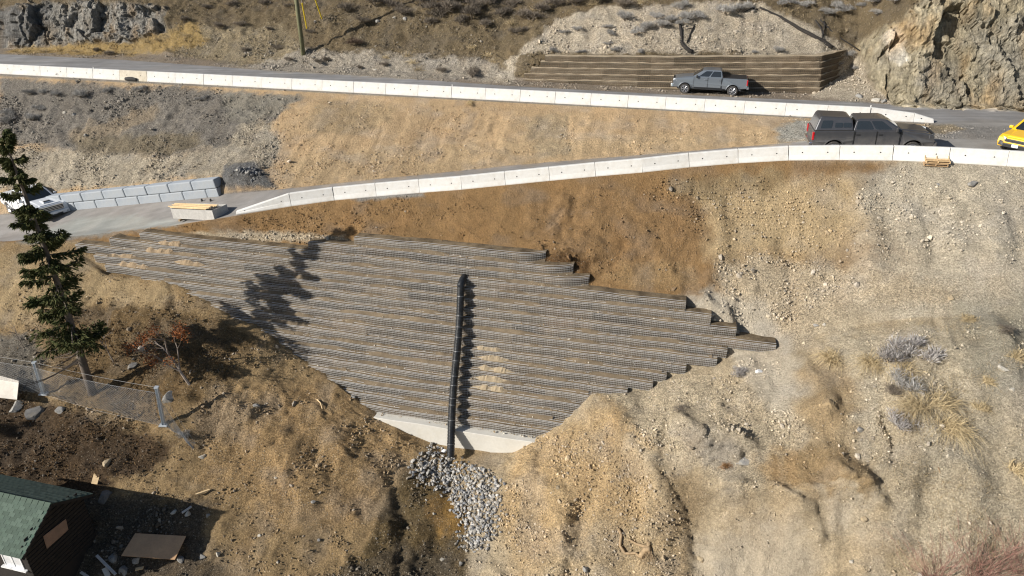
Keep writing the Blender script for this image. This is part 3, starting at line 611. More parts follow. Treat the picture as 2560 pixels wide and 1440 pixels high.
# ------------------------------------------------------------------ the big stepped wire wall
def soil_face_mat(name, cols, dark, ledge, scale=1.4):
    m, n, p = nodes(name); tc = N(n, 'ShaderNodeTexCoord').outputs['Object']
    mp = N(n, 'ShaderNodeMapping'); mp.inputs['Rotation'].default_value = (0, 0, R(13.8)); mp.inputs['Scale'].default_value = (.55, 1, 1.6); n.links.new(tc, mp.inputs[0])
    a = noise(n, mp.outputs[0], scale, 4).outputs[0]; b = noise(n, tc, 26, 4, .75).outputs[0]; c = noise(n, mp.outputs[0], .55, 3).outputs[0]
    col = mixc(n, ramp(n, a, 0, 1, .35, .65), cols[0], cols[1]); col = mixc(n, ramp(n, c, 0, 1, .5, .68), col, cols[2])
    cell = N(n, 'ShaderNodeMapping'); cell.inputs['Rotation'].default_value = (0, 0, R(13.8)); cell.inputs['Scale'].default_value = (.42, .0, 1 / WRISE); cell.inputs['Location'].default_value = (.3, 0, .645); n.links.new(tc, cell.inputs[0])
    fl = N(n, 'ShaderNodeVectorMath', operation='FLOOR'); n.links.new(cell.outputs[0], fl.inputs[0]); wn = N(n, 'ShaderNodeTexWhiteNoise', noise_dimensions='3D'); n.links.new(fl.outputs[0], wn.inputs['Vector'])
    sw = N(n, 'ShaderNodeSeparateColor'); n.links.new(wn.outputs['Color'], sw.inputs[0])
    col = mixc(n, mul(n, sw.outputs[1], .55), col, (.155, .132, .10)); col = scalec(n, col, ramp(n, sw.outputs[0], .68, 1.35, 0, 1))
    col = scalec(n, col, ramp(n, b, .45, 1.55, .3, .7))
    g = N(n, 'ShaderNodeNewGeometry'); sx = N(n, 'ShaderNodeSeparateXYZ'); n.links.new(g.outputs['True Normal'], sx.inputs[0])
    lc = scalec(n, mixc(n, ramp(n, noise(n, tc, 1.1, 5, .7).outputs[0], 0, 1, .42, .62), ledge[0], ledge[1]), ramp(n, b, .7, 1.3))
    col = mixc(n, ramp(n, sx.outputs[2], 0, 1, .55, .75), col, lc)
    n.links.new(col, p.inputs['Base Color']); p.inputs['Roughness'].default_value = .95; p.inputs['Specular IOR Level'].default_value = .1
    n.links.new(bumpn(n, noise(n, tc, 20, 5, .75).outputs[0], .8, .07), p.inputs['Normal']); return m
M_TIER = soil_face_mat('tier_fill', ((.128, .106, .082), (.102, .096, .088), (.165, .124, .088)), None, ((.23, .178, .115), (.10, .076, .05)))
M_TIER2 = soil_face_mat('old_tier_fill', ((.185, .152, .112), (.13, .11, .086), (.235, .185, .13)), None, ((.40, .33, .235), (.33, .27, .19)))
M_LEDGE = mat('ledge_spill', (.172, .132, .086), .95, var=.28, scale=1.6, bump=.7, bscale=18, dirt=((.12, .09, .058), .8, 1.1))
wall = thing('terraced_wall', 'large stepped retaining wall of galvanised wire baskets below the lower road', 'retaining wall')
def tier_q(k, s):
    q = WQ - WRUN * k; s0, s1 = TIERS[k]
    e = max(0.0, (s - (s1 - 1.3)) / 1.3)
    if k in (0, 1, 2): q += .4 * e * e
    return q + .02 * math.sin(s * .9 + k * 2.1) + .012 * math.sin(s * 2.7 + k)
def tier_dz(k, s): return .016 * math.sin(s * .45 + k * 1.7) + .006 * math.sin(s * 2.3 + k * .9) - (.07 if k > 8 else .0) * math.exp(-((s + 13) / 4.0) ** 2)
for k in range(NT):
    s0, s1 = TIERS[k]; s0 -= 1.6 if k >= 7 else 0; s1 += 1.6 if k >= 12 else (.25 if k in (7, 8, 9, 10, 11) else .2); ns = max(3, int((s1 - s0) / .3)); ss = [s0 + (s1 - s0) * i / ns for i in range(ns + 1)]
    zt, zb = WZ - WRISE * k, WZ - WRISE * (k + 1)
    b = MB(); rings = []
    for s in ss:
        q, dz = tier_q(k, s), tier_dz(k, s); dzb = tier_dz(min(k + 1, NT - 1), s) if k < NT - 1 else 0
        bul = .025 * vnoise(np.array([[s * 2.2, k * 3.7, 0.]]), 5)[0]
        rings.append([W(s, q + .05, zb - .05 + dzb), W(s, q + .02 + bul, zb + .10 + dz), W(s, q - .02 + bul, zb + .30 + dz), W(s, q - .005, zt + dz - .02), W(s, q + .05, zt + dz + .006 + bul * .6), W(s, q + .36, zt + dz + .03 + bul), W(s, q + .95, zt + dz + .0), W(s, q + 1.0, zb)])
    o = b.loft(rings).build('wire_basket', M_TIER, wall, smooth=False)
    wm = MB()
    for f in (.10, .36, .62, .85, 1.0):                       # long wires
        path = [W(s, tier_q(k, s) - .052 + .012 * f, zb + (zt - zb) * f + tier_dz(k, s) + .004) for s in ss]
        wm.tube(path, .006 if f in (.10, .36) else (.0085 if f < .8 else .0105), 3, False)
    path = [W(s, tier_q(k, s) + .10, zt + tier_dz(k, s) + .035) for s in ss]; wm.tube(path, .010, 3, False)
    s = s0 + .04
    while s < s1:                                             # upright wires
        q, dz = tier_q(k, s), tier_dz(k, s)
        wm.tube([W(s, q - .05, zb + .01 + dz), W(s, q - .045, zt + dz + .012)], .0031, 3, False); s += random.uniform(.074, .096)
    wm.build('wire_mesh', M_WIRE, o, kind='stuff')
    if k < NT - 1:                                            # soil spilled along the ledge at the foot of this tier
        a0, a1 = max(s0, TIERS[k + 1][0]), min(s1, TIERS[k + 1][1]); n_ = max(4, int((a1 - a0) / .16)); sx_ = np.linspace(a0, a1, n_ + 1); Pn = np.stack([sx_, np.full(n_ + 1, k * 7.3), sx_ * 0], 1)
        hh = np.clip(fbm(Pn, .55, 4, 400) * .9 + .22, .02, 1) * .17 + .02 * vnoise(Pn * 5, 410); b = MB()
        for s, h in zip(sx_, hh):
            q, zl = tier_q(k, s), zb + tier_dz(k + 1, s); b.v += [tuple(W(s, q - .20 - .3 * h, zl + .012)), tuple(W(s, q - .13, zl + .03 + .5 * h)), tuple(W(s, q - .055, zl + .03 + h)), tuple(W(s, q + .05, zl + .03 + h))]
        for i in range(n_):
            for j in range(3): b.f.append((i * 4 + j, (i + 1) * 4 + j, (i + 1) * 4 + j + 1, i * 4 + j + 1))
        b.build('ledge_soil', M_LEDGE, o)
# ties and bent wire ends that catch the light
tw = MB()
for _ in range(90):
    k = random.randrange(NT); s = random.uniform(*TIERS[k]); q, z = tier_q(k, s) - .06, WZ - WRISE * k + tier_dz(k, s)
    p = W(s, q, z - random.uniform(0, .2)); tw.tube([p, p + Vector((random.uniform(-.12, .12), -.03, random.uniform(-.18, .12)))], .009, 3, False)
tw.build('tie_wire', M_WIRE, wall, kind='stuff')
# cast concrete footing under it
b = MB(); FS0, FS1 = -15.6, -5.2
for i in range(2):
    pass
rings = []
for i in range(31):
    s = FS0 + (FS1 - FS0) * i / 30; q = 28.28 + .012 * math.sin(s * 2) ; zt = -13.37 + .02 * math.sin(s * .9)
    rings.append([W(s, q, -16.0), W(s, q, zt - .02), W(s, q + .02, zt), W(s, q + .75, zt), W(s, q + .75, -16.0)])
foot = b.loft(rings).build('concrete_footing', M_FOOT, None, smooth=False); tag(foot, 'pale cast concrete footing wall under the stepped wire wall', 'footing')
# ------------------------------------------------------------------ corrugated pipe down the wall
pt, pb = W(*on_wall(1152, 716, .34)), W(*on_wall(1125, 1140, .52))
pipe = thing('drain_pipe', 'black corrugated drain pipe running down the middle of the stepped wall', 'pipe')
axis = pb - pt; Lp = axis.length; path, rad = [], []
back = W(0, 1, 0) - W(0, 0, 0)
path += [pt + back * .75 + Vector((0, 0, .22)), pt + back * .45 + Vector((0, 0, .22)), pt + back * .2 + Vector((0, 0, .16)), pt + Vector((0, 0, .04))]; rad += [.2] * 4
nr = int(Lp / .075)
for i in range(1, nr + 1):
    f = i / nr; c = pt + axis * f + W(.05 * math.sin(f * 7), 0) - W(0, 0)
    for df, rr in ((-.55, .183), (-.3, .213), (.3, .213), (.55, .183)): path.append(c + axis.normalized() * .075 * .5 * df); rad.append(rr)
MB().tube(path, rad, 16).build('pipe_body', M_PIPE, pipe, smooth=True)
for f in [.06, .175, .24, .30, .385, .44, .53, .585, .66, .70, .79, .93]:
    c = pt + axis * f + W(.05 * math.sin(f * 7), 0) - W(0, 0); d = axis.normalized()
    MB().tube([c - d * .013, c + d * .013], .219, 16).build('strap', M_STRAP, pipe)
# ------------------------------------------------------------------ old terraced wall on the upper road
ow = thing('upper_terraced_wall', 'weathered brown terraced retaining wall behind the silver pickup', 'retaining wall')
def ow_front(s):
    return float(np.interp(s, [-14, -12.3, -2, 8.9], [53.15, 52.95, 52.7, 53.7]))
OWL = [-10.6, -10.9, -11.6, -12.1, -12.0, -10.5]
for k in range(6):
    zt0 = lambda s: 2.16 + .031 * (s + 2); H6 = .41; set_ = .13 * (5 - k)
    corner = W(8.9, 53.7 + set_); rt = W(11.9, 58.6 + set_ * .7); left = OWL[k]
    ss = list(np.arange(left, 8.9, .5)) + [8.9]
    fr = [W(s, ow_front(s) + set_ + .03 * math.sin(s * 1.1 + k)) for s in ss]; fr[-1] = corner - (W(1, 0) - W(0, 0)) * .12 * (5 - k) * .3
    fr += [fr[-1].lerp(rt, t) for t in np.linspace(.08, 1, 12)]
    rings = []; tan = []; lev = []
    for i, p in enumerate(fr):
        si = p.x * TX[0] + p.y * TX[1]; zt = zt0(min(si, 10)) - H6 * k + .015 * math.sin(i * 1.3 + k * 2); zb = zt - H6; lev.append((zb, zt))
        a, c = fr[max(i - 1, 0)], fr[min(i + 1, len(fr) - 1)]; d = (c - a); d.normalize(); nrm = Vector((d.y, -d.x, 0)); tan.append(nrm)
        wob = .02 * math.sin(i * 1.7 + k); up = Vector((0, 0, 1))
        rings.append([p + nrm * .0 + up * (zb - .04), p + nrm * (.01 + wob) + up * (zb + .2), p + nrm * (.055 + wob) + up * (zt - .05), p + nrm * (.05 + wob) + up * (zt - .012), p - nrm * .03 + up * (zt + .01 + .025 * math.sin(i * 2.9 + k * 2)), p - nrm * .3 + up * (zt + .03 + wob), p - nrm * .6 + up * zt, p - nrm * .6 + up * (zb - .04)])
    o = MB().loft(rings).build('wire_basket', M_TIER2, ow, smooth=False)
    wm = MB()
    for f in (.06, .35, .65, .94): wm.tube([p + nrm * .05 + Vector((0, 0, l[0] + (l[1] - l[0]) * f)) for p, nrm, l in zip(fr, tan, lev)], .007, 3, False)
    for i in range(len(fr) - 1):
        L = (fr[i + 1] - fr[i]).length; zb, zt = lev[i]; m = max(1, int(L / .125))
        for j in range(m):
            p = fr[i].lerp(fr[i + 1], j / m) + tan[i] * .045; wm.tube([p + Vector((0, 0, zb)), p + Vector((0, 0, zt))], .007, 3, False)
    wm.build('wire_mesh', M_RUSTW, o, kind='stuff')
# ------------------------------------------------------------------ stacked concrete blocks by the lower road
bw = thing('block_wall', 'two course wall of large grey concrete blocks beside the white pickup', 'retaining wall')
bA, bB = W(*at_q(150, 527, 36.75)), W(*at_q(548, 489, 36.75))
bA.z -= .06; bB.z -= .06
bx = (bB - bA); BL = bx.length; bx.normalize(); by = Vector((-bx.y, bx.x, 0)).normalized(); bz = bx.cross(by)
bw.matrix_world = (lambda Mx: (setattr(Mx, 'translation', bA), Mx)[1])(Matrix((bx, by, bz)).transposed().to_4x4())
nb = 9; wB = BL / 7.28
bm_ = MB().box((0, 0, 0), (wB - .03, .72, .575)).mesh('block')
first = True
for row in range(2):
    for i in range(-2, 8):
        x0 = i * wB + (.28 * wB if row else -.22 * wB); x1 = x0 + wB
        if x1 > BL + .1 + (0 if row else 0): 
            x1 = BL + .0
            if x1 - x0 < .4: continue
        o = bpy.data.objects.new('block', bm_); C.objects.link(o); o.parent = bw
        if not bm_.materials: bm_.materials.append(M_BLOCK)
        o.location = ((x0 + x1) / 2, .36 + random.uniform(-.02, .02), .24 + .595 * row); o.scale.x = (x1 - x0 - .035) / (wB - .03); o.rotation_euler = (0, 0, random.uniform(-.012, .012))
        bv = o.modifiers.new('bevel', 'BEVEL'); bv.width = .06; bv.segments = 2
# ------------------------------------------------------------------ vehicles (x forward, y to the left, z up)
def paint(name, col, rough=.28, metal=.3, dust=(.30, .26, .20), amt=.25):
    m, n, p = nodes(name); tc = N(n, 'ShaderNodeTexCoord').outputs['Object']
    sx = N(n, 'ShaderNodeSeparateXYZ'); n.links.new(tc, sx.inputs[0])
    low = ramp(n, sx.outputs[2], 1.0, .12, .35, 1.15); d = mul(n, mul(n, low, ramp(n, noise(n, tc, 3.5, 5, .7).outputs[0], .45, 1.2)), amt)
    c = mixc(n, d, col, dust); n.links.new(c, p.inputs['Base Color'])
    n.links.new(ramp(n, d, rough, .8, 0, .5), p.inputs['Roughness']); p.inputs['Metallic'].default_value = metal; p.inputs['Coat Weight'].default_value = .5; p.inputs['Coat Roughness'].default_value = .12
    return m
M_GLASS = mat('dark_glass', (.018, .022, .025), .06, spec=.9, var=.05); M_TYRE = mat('tyre_rubber', (.035, .034, .033), .85, var=.2, dirt=((.16, .13, .10), .5, 5)); M_RIM = mat('alloy_rim', (.55, .55, .56), .3, .85)
M_CHROME = mat('chrome', (.72, .73, .75), .14, .95, var=.03); M_BLACK = mat('black_trim', (.02, .02, .021), .5); M_TAIL = mat('tail_lamp_red', (.42, .012, .018), .2, coat=.6); M_LAMP = mat('lamp_glass', (.62, .65, .68), .1, .3, coat=1.0)
M_AMBER = mat('amber_lamp', (.55, .2, .03), .2); M_PLATE = mat('plate_white', (.75, .76, .78), .5)
def wheel(t, x, y, z, r, wd, side, nsp=6, rimm=None):
    w_ = MB().tube([(0, -wd / 2, 0), (0, -wd / 2 + .03, 0), (0, wd / 2 - .03, 0), (0, wd / 2, 0)], [r * .9, r, r, r * .9], 24).build('wheel', M_TYRE, t); w_.location = (x, y, z)
    k = side * wd / 2
    MB().tube([(0, k * .9, 0), (0, k * 1.02, 0)], r * .64, 20).build('rim_well', M_BLACK, w_)
    b = MB(); b.tube([(0, k * 1.0, 0), (0, k * 1.08, 0)], r * .17, 12)
    for i in range(nsp):
        a = 2 * math.pi * i / nsp
        for da in (-.13, .13):
            b.tube([(math.cos(a) * r * .12, k * 1.05, math.sin(a) * r * .12), (math.cos(a + da) * r * .63, k * 1.05, math.sin(a + da) * r * .63)], r * .055, 5)
    for i in range(24):
        a, c = 2 * math.pi * i / 24, 2 * math.pi * (i + 1) / 24
        b.tube([(math.cos(a) * r * .66, k * 1.03, math.sin(a) * r * .66), (math.cos(c) * r * .66, k * 1.03, math.sin(c) * r * .66)], r * .035, 4, False)
    b.build('rim', rimm or M_RIM, w_)
def side_prism(out, w, b=None):
    """side outline (x, z) pulled to both flanks with a slight tumblehome"""
    b = b or MB(); zc = [p[1] for p in out]; z0, z1 = min(zc), max(zc)
    def yy(z): f = (z - z0) / (z1 - z0); return w * (1 - .055 * max(0, (f - .55) / .45) ** 1.5 - .05 * max(0, (.3 - f) / .3))
    n = len(out); k = len(b.v)
    for s in (-1, 1): b.v += [(x, s * yy(z), z) for x, z in out]
    b.f.append(tuple(k + i for i in range(n))); b.f.append(tuple(k + n + i for i in range(n))[::-1])
    for i in range(n): b.f.append((k + i, k + (i + 1) % n, k + n + (i + 1) % n, k + n + i))
    return b
def arch(cx, r, z0, n=10):
    a0 = math.asin(max(-1, min(1, (z0 - .40) / r)))
    return [(cx + r * math.cos(t), .40 + r * math.sin(t)) for t in np.linspace(a0, math.pi - a0, n)]
def lerp3(a, b, t): return tuple(a[i] + (b[i] - a[i]) * t for i in range(3))
def pane(c, u0, u1, v0, v1, off, nrm):
    """panel on the quad c (bottom-left, bottom-right, top-right, top-left)"""
    def P(u, v): p = lerp3(lerp3(c[0], c[1], u), lerp3(c[3], c[2], u), v); return tuple(p[i] + nrm[i] * off for i in range(3))
    du, dv = (u1 - u0) * .06, (v1 - v0) * .1
    pts = [P(u0 + du, v0), P(u1 - du, v0), P(u1, v0 + dv), P(u1, v1 - dv), P(u1 - du, v1), P(u0 + du, v1), P(u0, v1 - dv), P(u0, v0 + dv)]
    b = MB(); b.poly(pts); k = len(b.v); b.v += [tuple(p[i] - nrm[i] * .03 for i in range(3)) for p in pts]
    for i in range(8): b.f.append((i, (i + 1) % 8, k + (i + 1) % 8, k + i))
    return b
def nrm_of(c):
    a, b = Vector(c[1]) - Vector(c[0]), Vector(c[3]) - Vector(c[0]); return tuple(a.cross(b).normalized())
def cabin(t, m, x0b, x1b, x0t, x1t, zb, zt, wb, wt, sides, glass=M_GLASS, front=True, rear=True):
    """tapered cabin; sides: list of (u0, u1) side windows measured from the rear"""
    mid = .55
    def ring(f, ex=0.0):
        xa, xb = x0b + (x0t - x0b) * f, x1b + (x1t - x1b) * f; ww = wb + (wt - wb) * f
        return xa, xb, ww, zb + (zt - zb) * f
    rings = []
    for f, ins in ((0, 0), (.9, .0), (.97, .04), (1.0, .12)):
        xa, xb, ww, z = ring(f); xa += ins * 1.2; xb -= ins * 1.6; ww -= ins
        rings.append([(xa, -ww, z), (xb - .06, -ww, z), (xb, -ww + .1, z), (xb, ww - .1, z), (xb - .06, ww, z), (xa, ww, z)])
    MB().loft(rings).build('cabin', m, t, bevel=.03)
    xa, xb, ww, z = ring(.9)
    for s in (-1, 1):
        c = [(x0b, s * wb, zb), (x1b - .06, s * wb, zb), (xb - .06, s * ww, z), (xa, s * ww, z)]
        if s > 0: c = [c[1], c[0], c[3], c[2]]
        nn = nrm_of(c)
        for u0, u1 in sides:
            if s > 0: u0, u1 = 1 - u1, 1 - u0
            pane(c, u0, u1, .12, .93, .006, nn).build('side_window', glass, t)
    if front:
        c = [(x1b, -wb + .1, zb), (x1b, wb - .1, zb), (xb, ww - .1, z), (xb, -ww + .1, z)]; pane(c, .03, .97, .06, .95, .006, nrm_of(c)).build('windshield', glass, t)
    if rear:
        c = [(x0b, wb, zb), (x0b, -wb, zb), (xa, -ww, z), (xa, ww, z)]; pane(c, .12, .88, .2, .9, .006, nrm_of(c)).build('rear_window', glass, t)
def pickup(label, Mx, m, canopy=None, cover=False, chrome=True, scoop=False, steps=True, nsp=6):
    t = thing('pickup_truck', label, 'pickup truck', group='pickup trucks', M=Mx)
    FA, RA, rr = 1.88, -1.83, .50
    low = .50
    out = [(-2.86, .62), (-2.90, .80), (-2.88, 1.30), (-2.84, 1.345), (-.98, 1.345), (-.93, 1.36), (1.12, 1.36), (1.3, 1.33), (2.35, 1.24), (2.68, 1.16), (2.80, 1.05), (2.84, .80), (2.80, .52), (FA + rr * .99, .52)]
    out += arch(FA, rr, .50)[1:-1] + [(FA - rr * .99, low), (RA + rr * .99, low)] + arch(RA, rr, .50)[1:-1] + [(RA - rr * .99, .56)]
    side_prism(out, 1.0).build('body', m, t, bevel=.035)
    MB().box((0, 0, .52), (5.0, 1.55, .3)).build('underbody', M_BLACK, t)
    cabin(t, m, -.98, 1.36, -.84, .48, 1.35, 1.90, .93, .76, [(.05, .44), (.48, .84)])
    # bonnet bulge, seams, doors
    b = MB(); b.loft([[(1.3, -.72, 1.33), (1.3, .72, 1.33), (1.32, .6, 1.37), (1.32, -.6, 1.37)], [(2.62, -.7, 1.175), (2.62, .7, 1.175), (2.6, .58, 1.22), (2.6, -.58, 1.22)]]); b.build('bonnet', m, t, bevel=.02)
    if scoop:
        b = MB(); b.box((2.0, 0, 1.315), (.7, .55, .09), taper=.8); b.build('bonnet_scoop', m, t, bevel=.02); MB().box((2.2, 0, 1.35), (.2, .4, .03)).build('scoop_opening', M_BLACK, t)
    for s in (-1, 1):
        for x0, x1 in ((-.90, .13), (.15, 1.22)):
            d = MB().poly([(x0, s * .955, .56), (x1, s * .955, .56), (x1, s * .95, 1.34), (x0, s * .95, 1.34)])
            k = MB(); k.loft([[(x0 + .01, s * .99, .58), (x1 - .01, s * .99, .58), (x1 - .01, s * .975, 1.345), (x0 + .01, s * .975, 1.345)], [(x0 + .02, s * 1.008, .6), (x1 - .02, s * 1.008, .6), (x1 - .02, s * .985, 1.33), (x0 + .02, s * .985, 1.33)]])
            dd = k.build('door', m, t)
            MB().box((x0 + .14, s * 1.012, 1.17), (.2, .035, .045)).build('door_handle', M_CHROME if chrome else M_BLACK, dd, bevel=.01)
        MB().box((-.945, s * .985, .95), (.03, .04, .80)).build('bed_seam', M_BLACK, t)
        sm_ = MB()
        for xs in (-.90, .14, 1.235): sm_.box((xs, s * 1.002, .97), (.022, .012, .74))
        sm_.box((.17, s * 1.002, .575), (2.1, .012, .022)); sm_.build('panel_gap', M_BLACK, t, kind='stuff')
        mi = MB().box((1.02, s * 1.09, 1.43), (.12, .2, .21), taper=.85).build('mirror', m if not chrome else M_BLACK, t, bevel=.03)
        MB().box((1.02, s * .99, 1.38), (.06, .14, .05)).build('mirror_arm', M_BLACK, mi)
        hl = MB(); hl.loft([[(2.55, s * .93, .98), (2.83, s * .70, .98), (2.83, s * .70, 1.14), (2.56, s * .93, 1.16)], [(2.56, s * 1.0, .98), (2.86, s * .68, .98), (2.84, s * .68, 1.15), (2.57, s * .99, 1.17)]]); hl.build('headlight', M_LAMP, t)
        MB().box((-2.88, s * .91, 1.08), (.10, .16, .42)).build('taillight', M_TAIL, t, bevel=.02)
        if steps: MB().box((.1, s * 1.02, .46), (2.3, .12, .06)).build('side_step', M_BLACK, t, bevel=.015)
        for x in (FA, RA):
            wheel(t, x, s * .86, .40, .40, .28, s, nsp)
            pts = [(x + .52 * math.cos(a), s * 1.005, .40 + .52 * math.sin(a)) for a in np.linspace(.15, math.pi - .15, 12)]
            MB().tube(pts, .028, 5).build('arch_flare', m, t)
    g = MB().box((2.84, 0, .98), (.06, 1.34, .36)).build('grille', M_BLACK, t, bevel=.02)
    b = MB()
    for z in (.84, .93, 1.02, 1.11): b.box((2.875, 0, z), (.02, 1.3, .022))
    b.box((2.875, 0, 1.145), (.03, 1.4, .04)); b.build('grille_bar', M_CHROME, g)
    MB().box((2.90, 0, .64), (.20, 1.94, .26), taper=.96).build('front_bumper', M_CHROME if chrome else m, t, bevel=.05)
    MB().box((2.985, 0, .56), (.03, 1.0, .14)).build('air_intake', M_BLACK, t)
    MB().box((-2.96, 0, .66), (.18, 1.9, .2)).build('rear_bumper', M_CHROME, t, bevel=.04)
    MB().box((3.0, 0, .68), (.012, .3, .15)).build('licence_plate', M_PLATE, t)
    for s in (-1, 1): MB().tube([(2.985, s * .78, .62), (3.01, s * .78, .62)], .06, 10).build('fog_lamp', M_LAMP, t)
    if cover: MB().box((-1.9, 0, 1.36), (1.78, 1.72, .03)).build('bed_cover', M_BLACK, t, bevel=.01)
    if canopy:
        x0, x1 = -2.86, -.96
        rg = []
        for f, ins in ((0, 0), (.8, .05), (.94, .10), (1.0, .2)):
            z = 1.35 + .70 * f; ww = .97 - .17 * f - ins * .5; xa = x0 + .22 * f + ins * .4; xb = x1 - .08 * f * f - ins * 1.0
            rg.append([(xa, -ww, z), (xb, -ww, z - .07 * f), (xb, ww, z - .07 * f), (xa, ww, z)])
        MB().loft(rg).build('canopy', canopy, t, bevel=.06)
        for s in (-1, 1):
            c = [(x0, s * .97, 1.35), (x1, s * .97, 1.35), (x1 - .08, s * .80, 1.95), (x0 + .2, s * .79, 1.95)]; nn = nrm_of(c)
            if s > 0: c = [c[1], c[0], c[3], c[2]]; nn = nrm_of(c)
            for u0, u1, v0, v1 in ((.13, .42, .22, .84), (.50, .70, .28, .66), (.72, .93, .28, .66)):
                if s > 0: u0, u1 = 1 - u1, 1 - u0
                pane(c, u0, u1, v0, v1, .012, nn).build('canopy_window', M_GLASS, t)
    return t
def rig(P, heading, scale=1.0, tilt=0.0):
    """matrix at ground point P with the x axis along heading (a world vector)"""
    x = Vector(heading).normalized(); y = Vector((-x.y, x.x, 0)).normalized(); z = x.cross(y)
    Mx = Matrix((x, y, z)).transposed().to_4x4(); Mx = Matrix.Translation(P) @ Mx @ Matrix.Scale(scale, 4); return Mx
Tv = (W(1, 0) - W(0, 0))
# silver pickup on the shoulder of the upper road, nose to the left
sF, sR = W(*at_z(1710, 234.5, .0)), W(*at_z(1829, 241, .0))
hd = (sF - sR); sc_ = hd.length / 3.71; hd.normalize(); side = Vector((-hd.y, hd.x, 0))
ctr = (sF + sR) / 2 - side * .96 * sc_ - hd * .025 * sc_
M_SILV = paint('silver_paint', (.155, .18, .21), amt=.22); M_DARKP = paint('charcoal_paint', (.045, .048, .058), .26, .3, (.30, .27, .23), .55); M_WHITE = paint('white_paint', (.72, .74, .77), .3, 0, (.4, .36, .3), .2)
pickup('silver grey crew cab pickup parked before the upper terraced wall', rig(ctr + Vector((0, 0, .01)), hd, sc_), M_SILV, cover=True)
# charcoal pickup with canopy behind the lower barrier, nose to the right
bq = [W(*p) for p in LB]; i0 = 12
dA, dB = W(*at_z(2040, 382, -.52)), W(*at_z(2312, 384, -.22))
hd = (dB - dA).normalized(); side = Vector((-hd.y, hd.x, 0)); sc2 = 1.03
ctr = (dA + dB) / 2 + side * .72
ctr.z = -.50
pickup('charcoal pickup with a matching canopy parked behind the lower barriers', rig(ctr, hd, sc2), M_DARKP, canopy=M_DARKP, chrome=False, steps=True)
# white pickup at the left edge, nose to the right
p0 = spot(92, 558); hw = Vector((.80, -.58, 0)).normalized(); sw = Vector((-hw.y, hw.x, 0))
zA = drop(p0.x + hw.x * 0, p0.y); zB = drop(p0.x - hw.x * 3.5, p0.y - hw.y * 3.5)
hw.z = .6 * max(-.15, min(.15, (zA - zB) / 3.5)); hw.normalize()
pickup('white heavy pickup with black grille and bonnet scoop at the left edge', rig(p0 - hw * 1.88 + sw * .86, hw, 1.02), M_WHITE, chrome=False, scoop=True, nsp=8)
# yellow car at the right edge
M_YEL = paint('yellow_paint', (.80, .46, .012), .25, 0, (.4, .33, .2), .12)
def suv(label, Mx, m):
    t = thing('compact_suv', label, 'car', M=Mx); FA, RA, rr = 1.36, -1.30, .40
    out = [(-2.1, .5), (-2.16, .8), (-2.1, 1.02), (1.05, 1.0), (1.9, .90), (2.12, .78), (2.18, .55), (2.12, .32), (FA + rr, .30)] + [(FA + rr * math.cos(a), .34 + rr * math.sin(a)) for a in np.linspace(.1, math.pi - .1, 10)] + [(FA - rr, .28), (RA + rr, .28)] + [(RA + rr * math.cos(a), .34 + rr * math.sin(a)) for a in np.linspace(.1, math.pi - .1, 10)] + [(RA - rr, .34)]
    side_prism(out, .89).build('body', m, t, bevel=.05)
    MB().box((0, 0, .40), (3.9, 1.4, .3)).build('underbody', M_BLACK, t)
    cabin(t, m, -2.02, 1.10, -1.75, .15, 1.0, 1.62, .85, .64, [(.07, .3), (.33, .6), (.63, .88)])
    b = MB().loft([[(1.05, -.62, .99), (1.05, .62, .99), (1.05, .5, 1.06), (1.05, -.5, 1.06)], [(2.06, -.6, .82), (2.06, .6, .82), (2.0, .45, .90), (2.0, -.45, .90)]]).build('bonnet', m, t, bevel=.03)
    g = MB().box((2.15, 0, .66), (.06, 1.1, .16)).build('grille', M_BLACK, t, bevel=.02); bb = MB()
    for z in (.62, .69): bb.box((2.185, 0, z), (.02, 1.15, .025))
    bb.build('grille_bar', M_CHROME, g)
    MB().box((2.16, 0, .42), (.10, 1.2, .2)).build('air_intake', M_BLACK, t, bevel=.03)
    for s in (-1, 1):
        MB().loft([[(1.95, s * .87, .72), (2.17, s * .52, .70), (2.16, s * .52, .80), (1.92, s * .87, .82)], [(1.97, s * .90, .72), (2.21, s * .50, .70), (2.19, s * .50, .81), (1.95, s * .90, .83)]]).build('headlight', M_LAMP, t)
        MB().loft([[(2.2, s * .55, .36), (2.17, s * .82, .40), (2.15, s * .82, .62), (2.2, s * .60, .62)], [(2.225, s * .56, .37), (2.19, s * .80, .41), (2.17, s * .80, .61), (2.225, s * .61, .61)]]).build('bumper_trim', M_CHROME, t)
        MB().box((-2.1, s * .8, .85), (.1, .16, .2)).build('taillight', M_TAIL, t)
        MB().box((.72, s * .98, 1.06), (.14, .2, .15)).build('mirror', m, t, bevel=.04)
        for x in (FA, RA): wheel(t, x, s * .78, .34, .34, .22, s, 5)
        for x0, x1 in ((-.85, .03), (.06, .95)):
            dd = MB().loft([[(x0, s * .875, .36), (x1, s * .875, .36), (x1, s * .86, 1.0), (x0, s * .86, 1.0)], [(x0 + .02, s * .897, .38), (x1 - .02, s * .897, .38), (x1 - .02, s * .872, .98), (x0 + .02, s * .872, .98)]]).build('door', m, t)
            MB().box((x0 + .14, s * .90, .87), (.18, .03, .04)).build('door_handle', m, dd)
    MB().box((2.235, 0, .46), (.012, .3, .15)).build('licence_plate', M_PLATE, t)
    return t
yf = W(*at_z(2532, 387, -.02)); yh = Vector((-.83, -.56, 0)).normalized()
suv('bright yellow compact car cut off by the right edge', rig(yf - yh * 2.12 + Vector((0, 0, .0)), yh, 1.0), M_YEL)
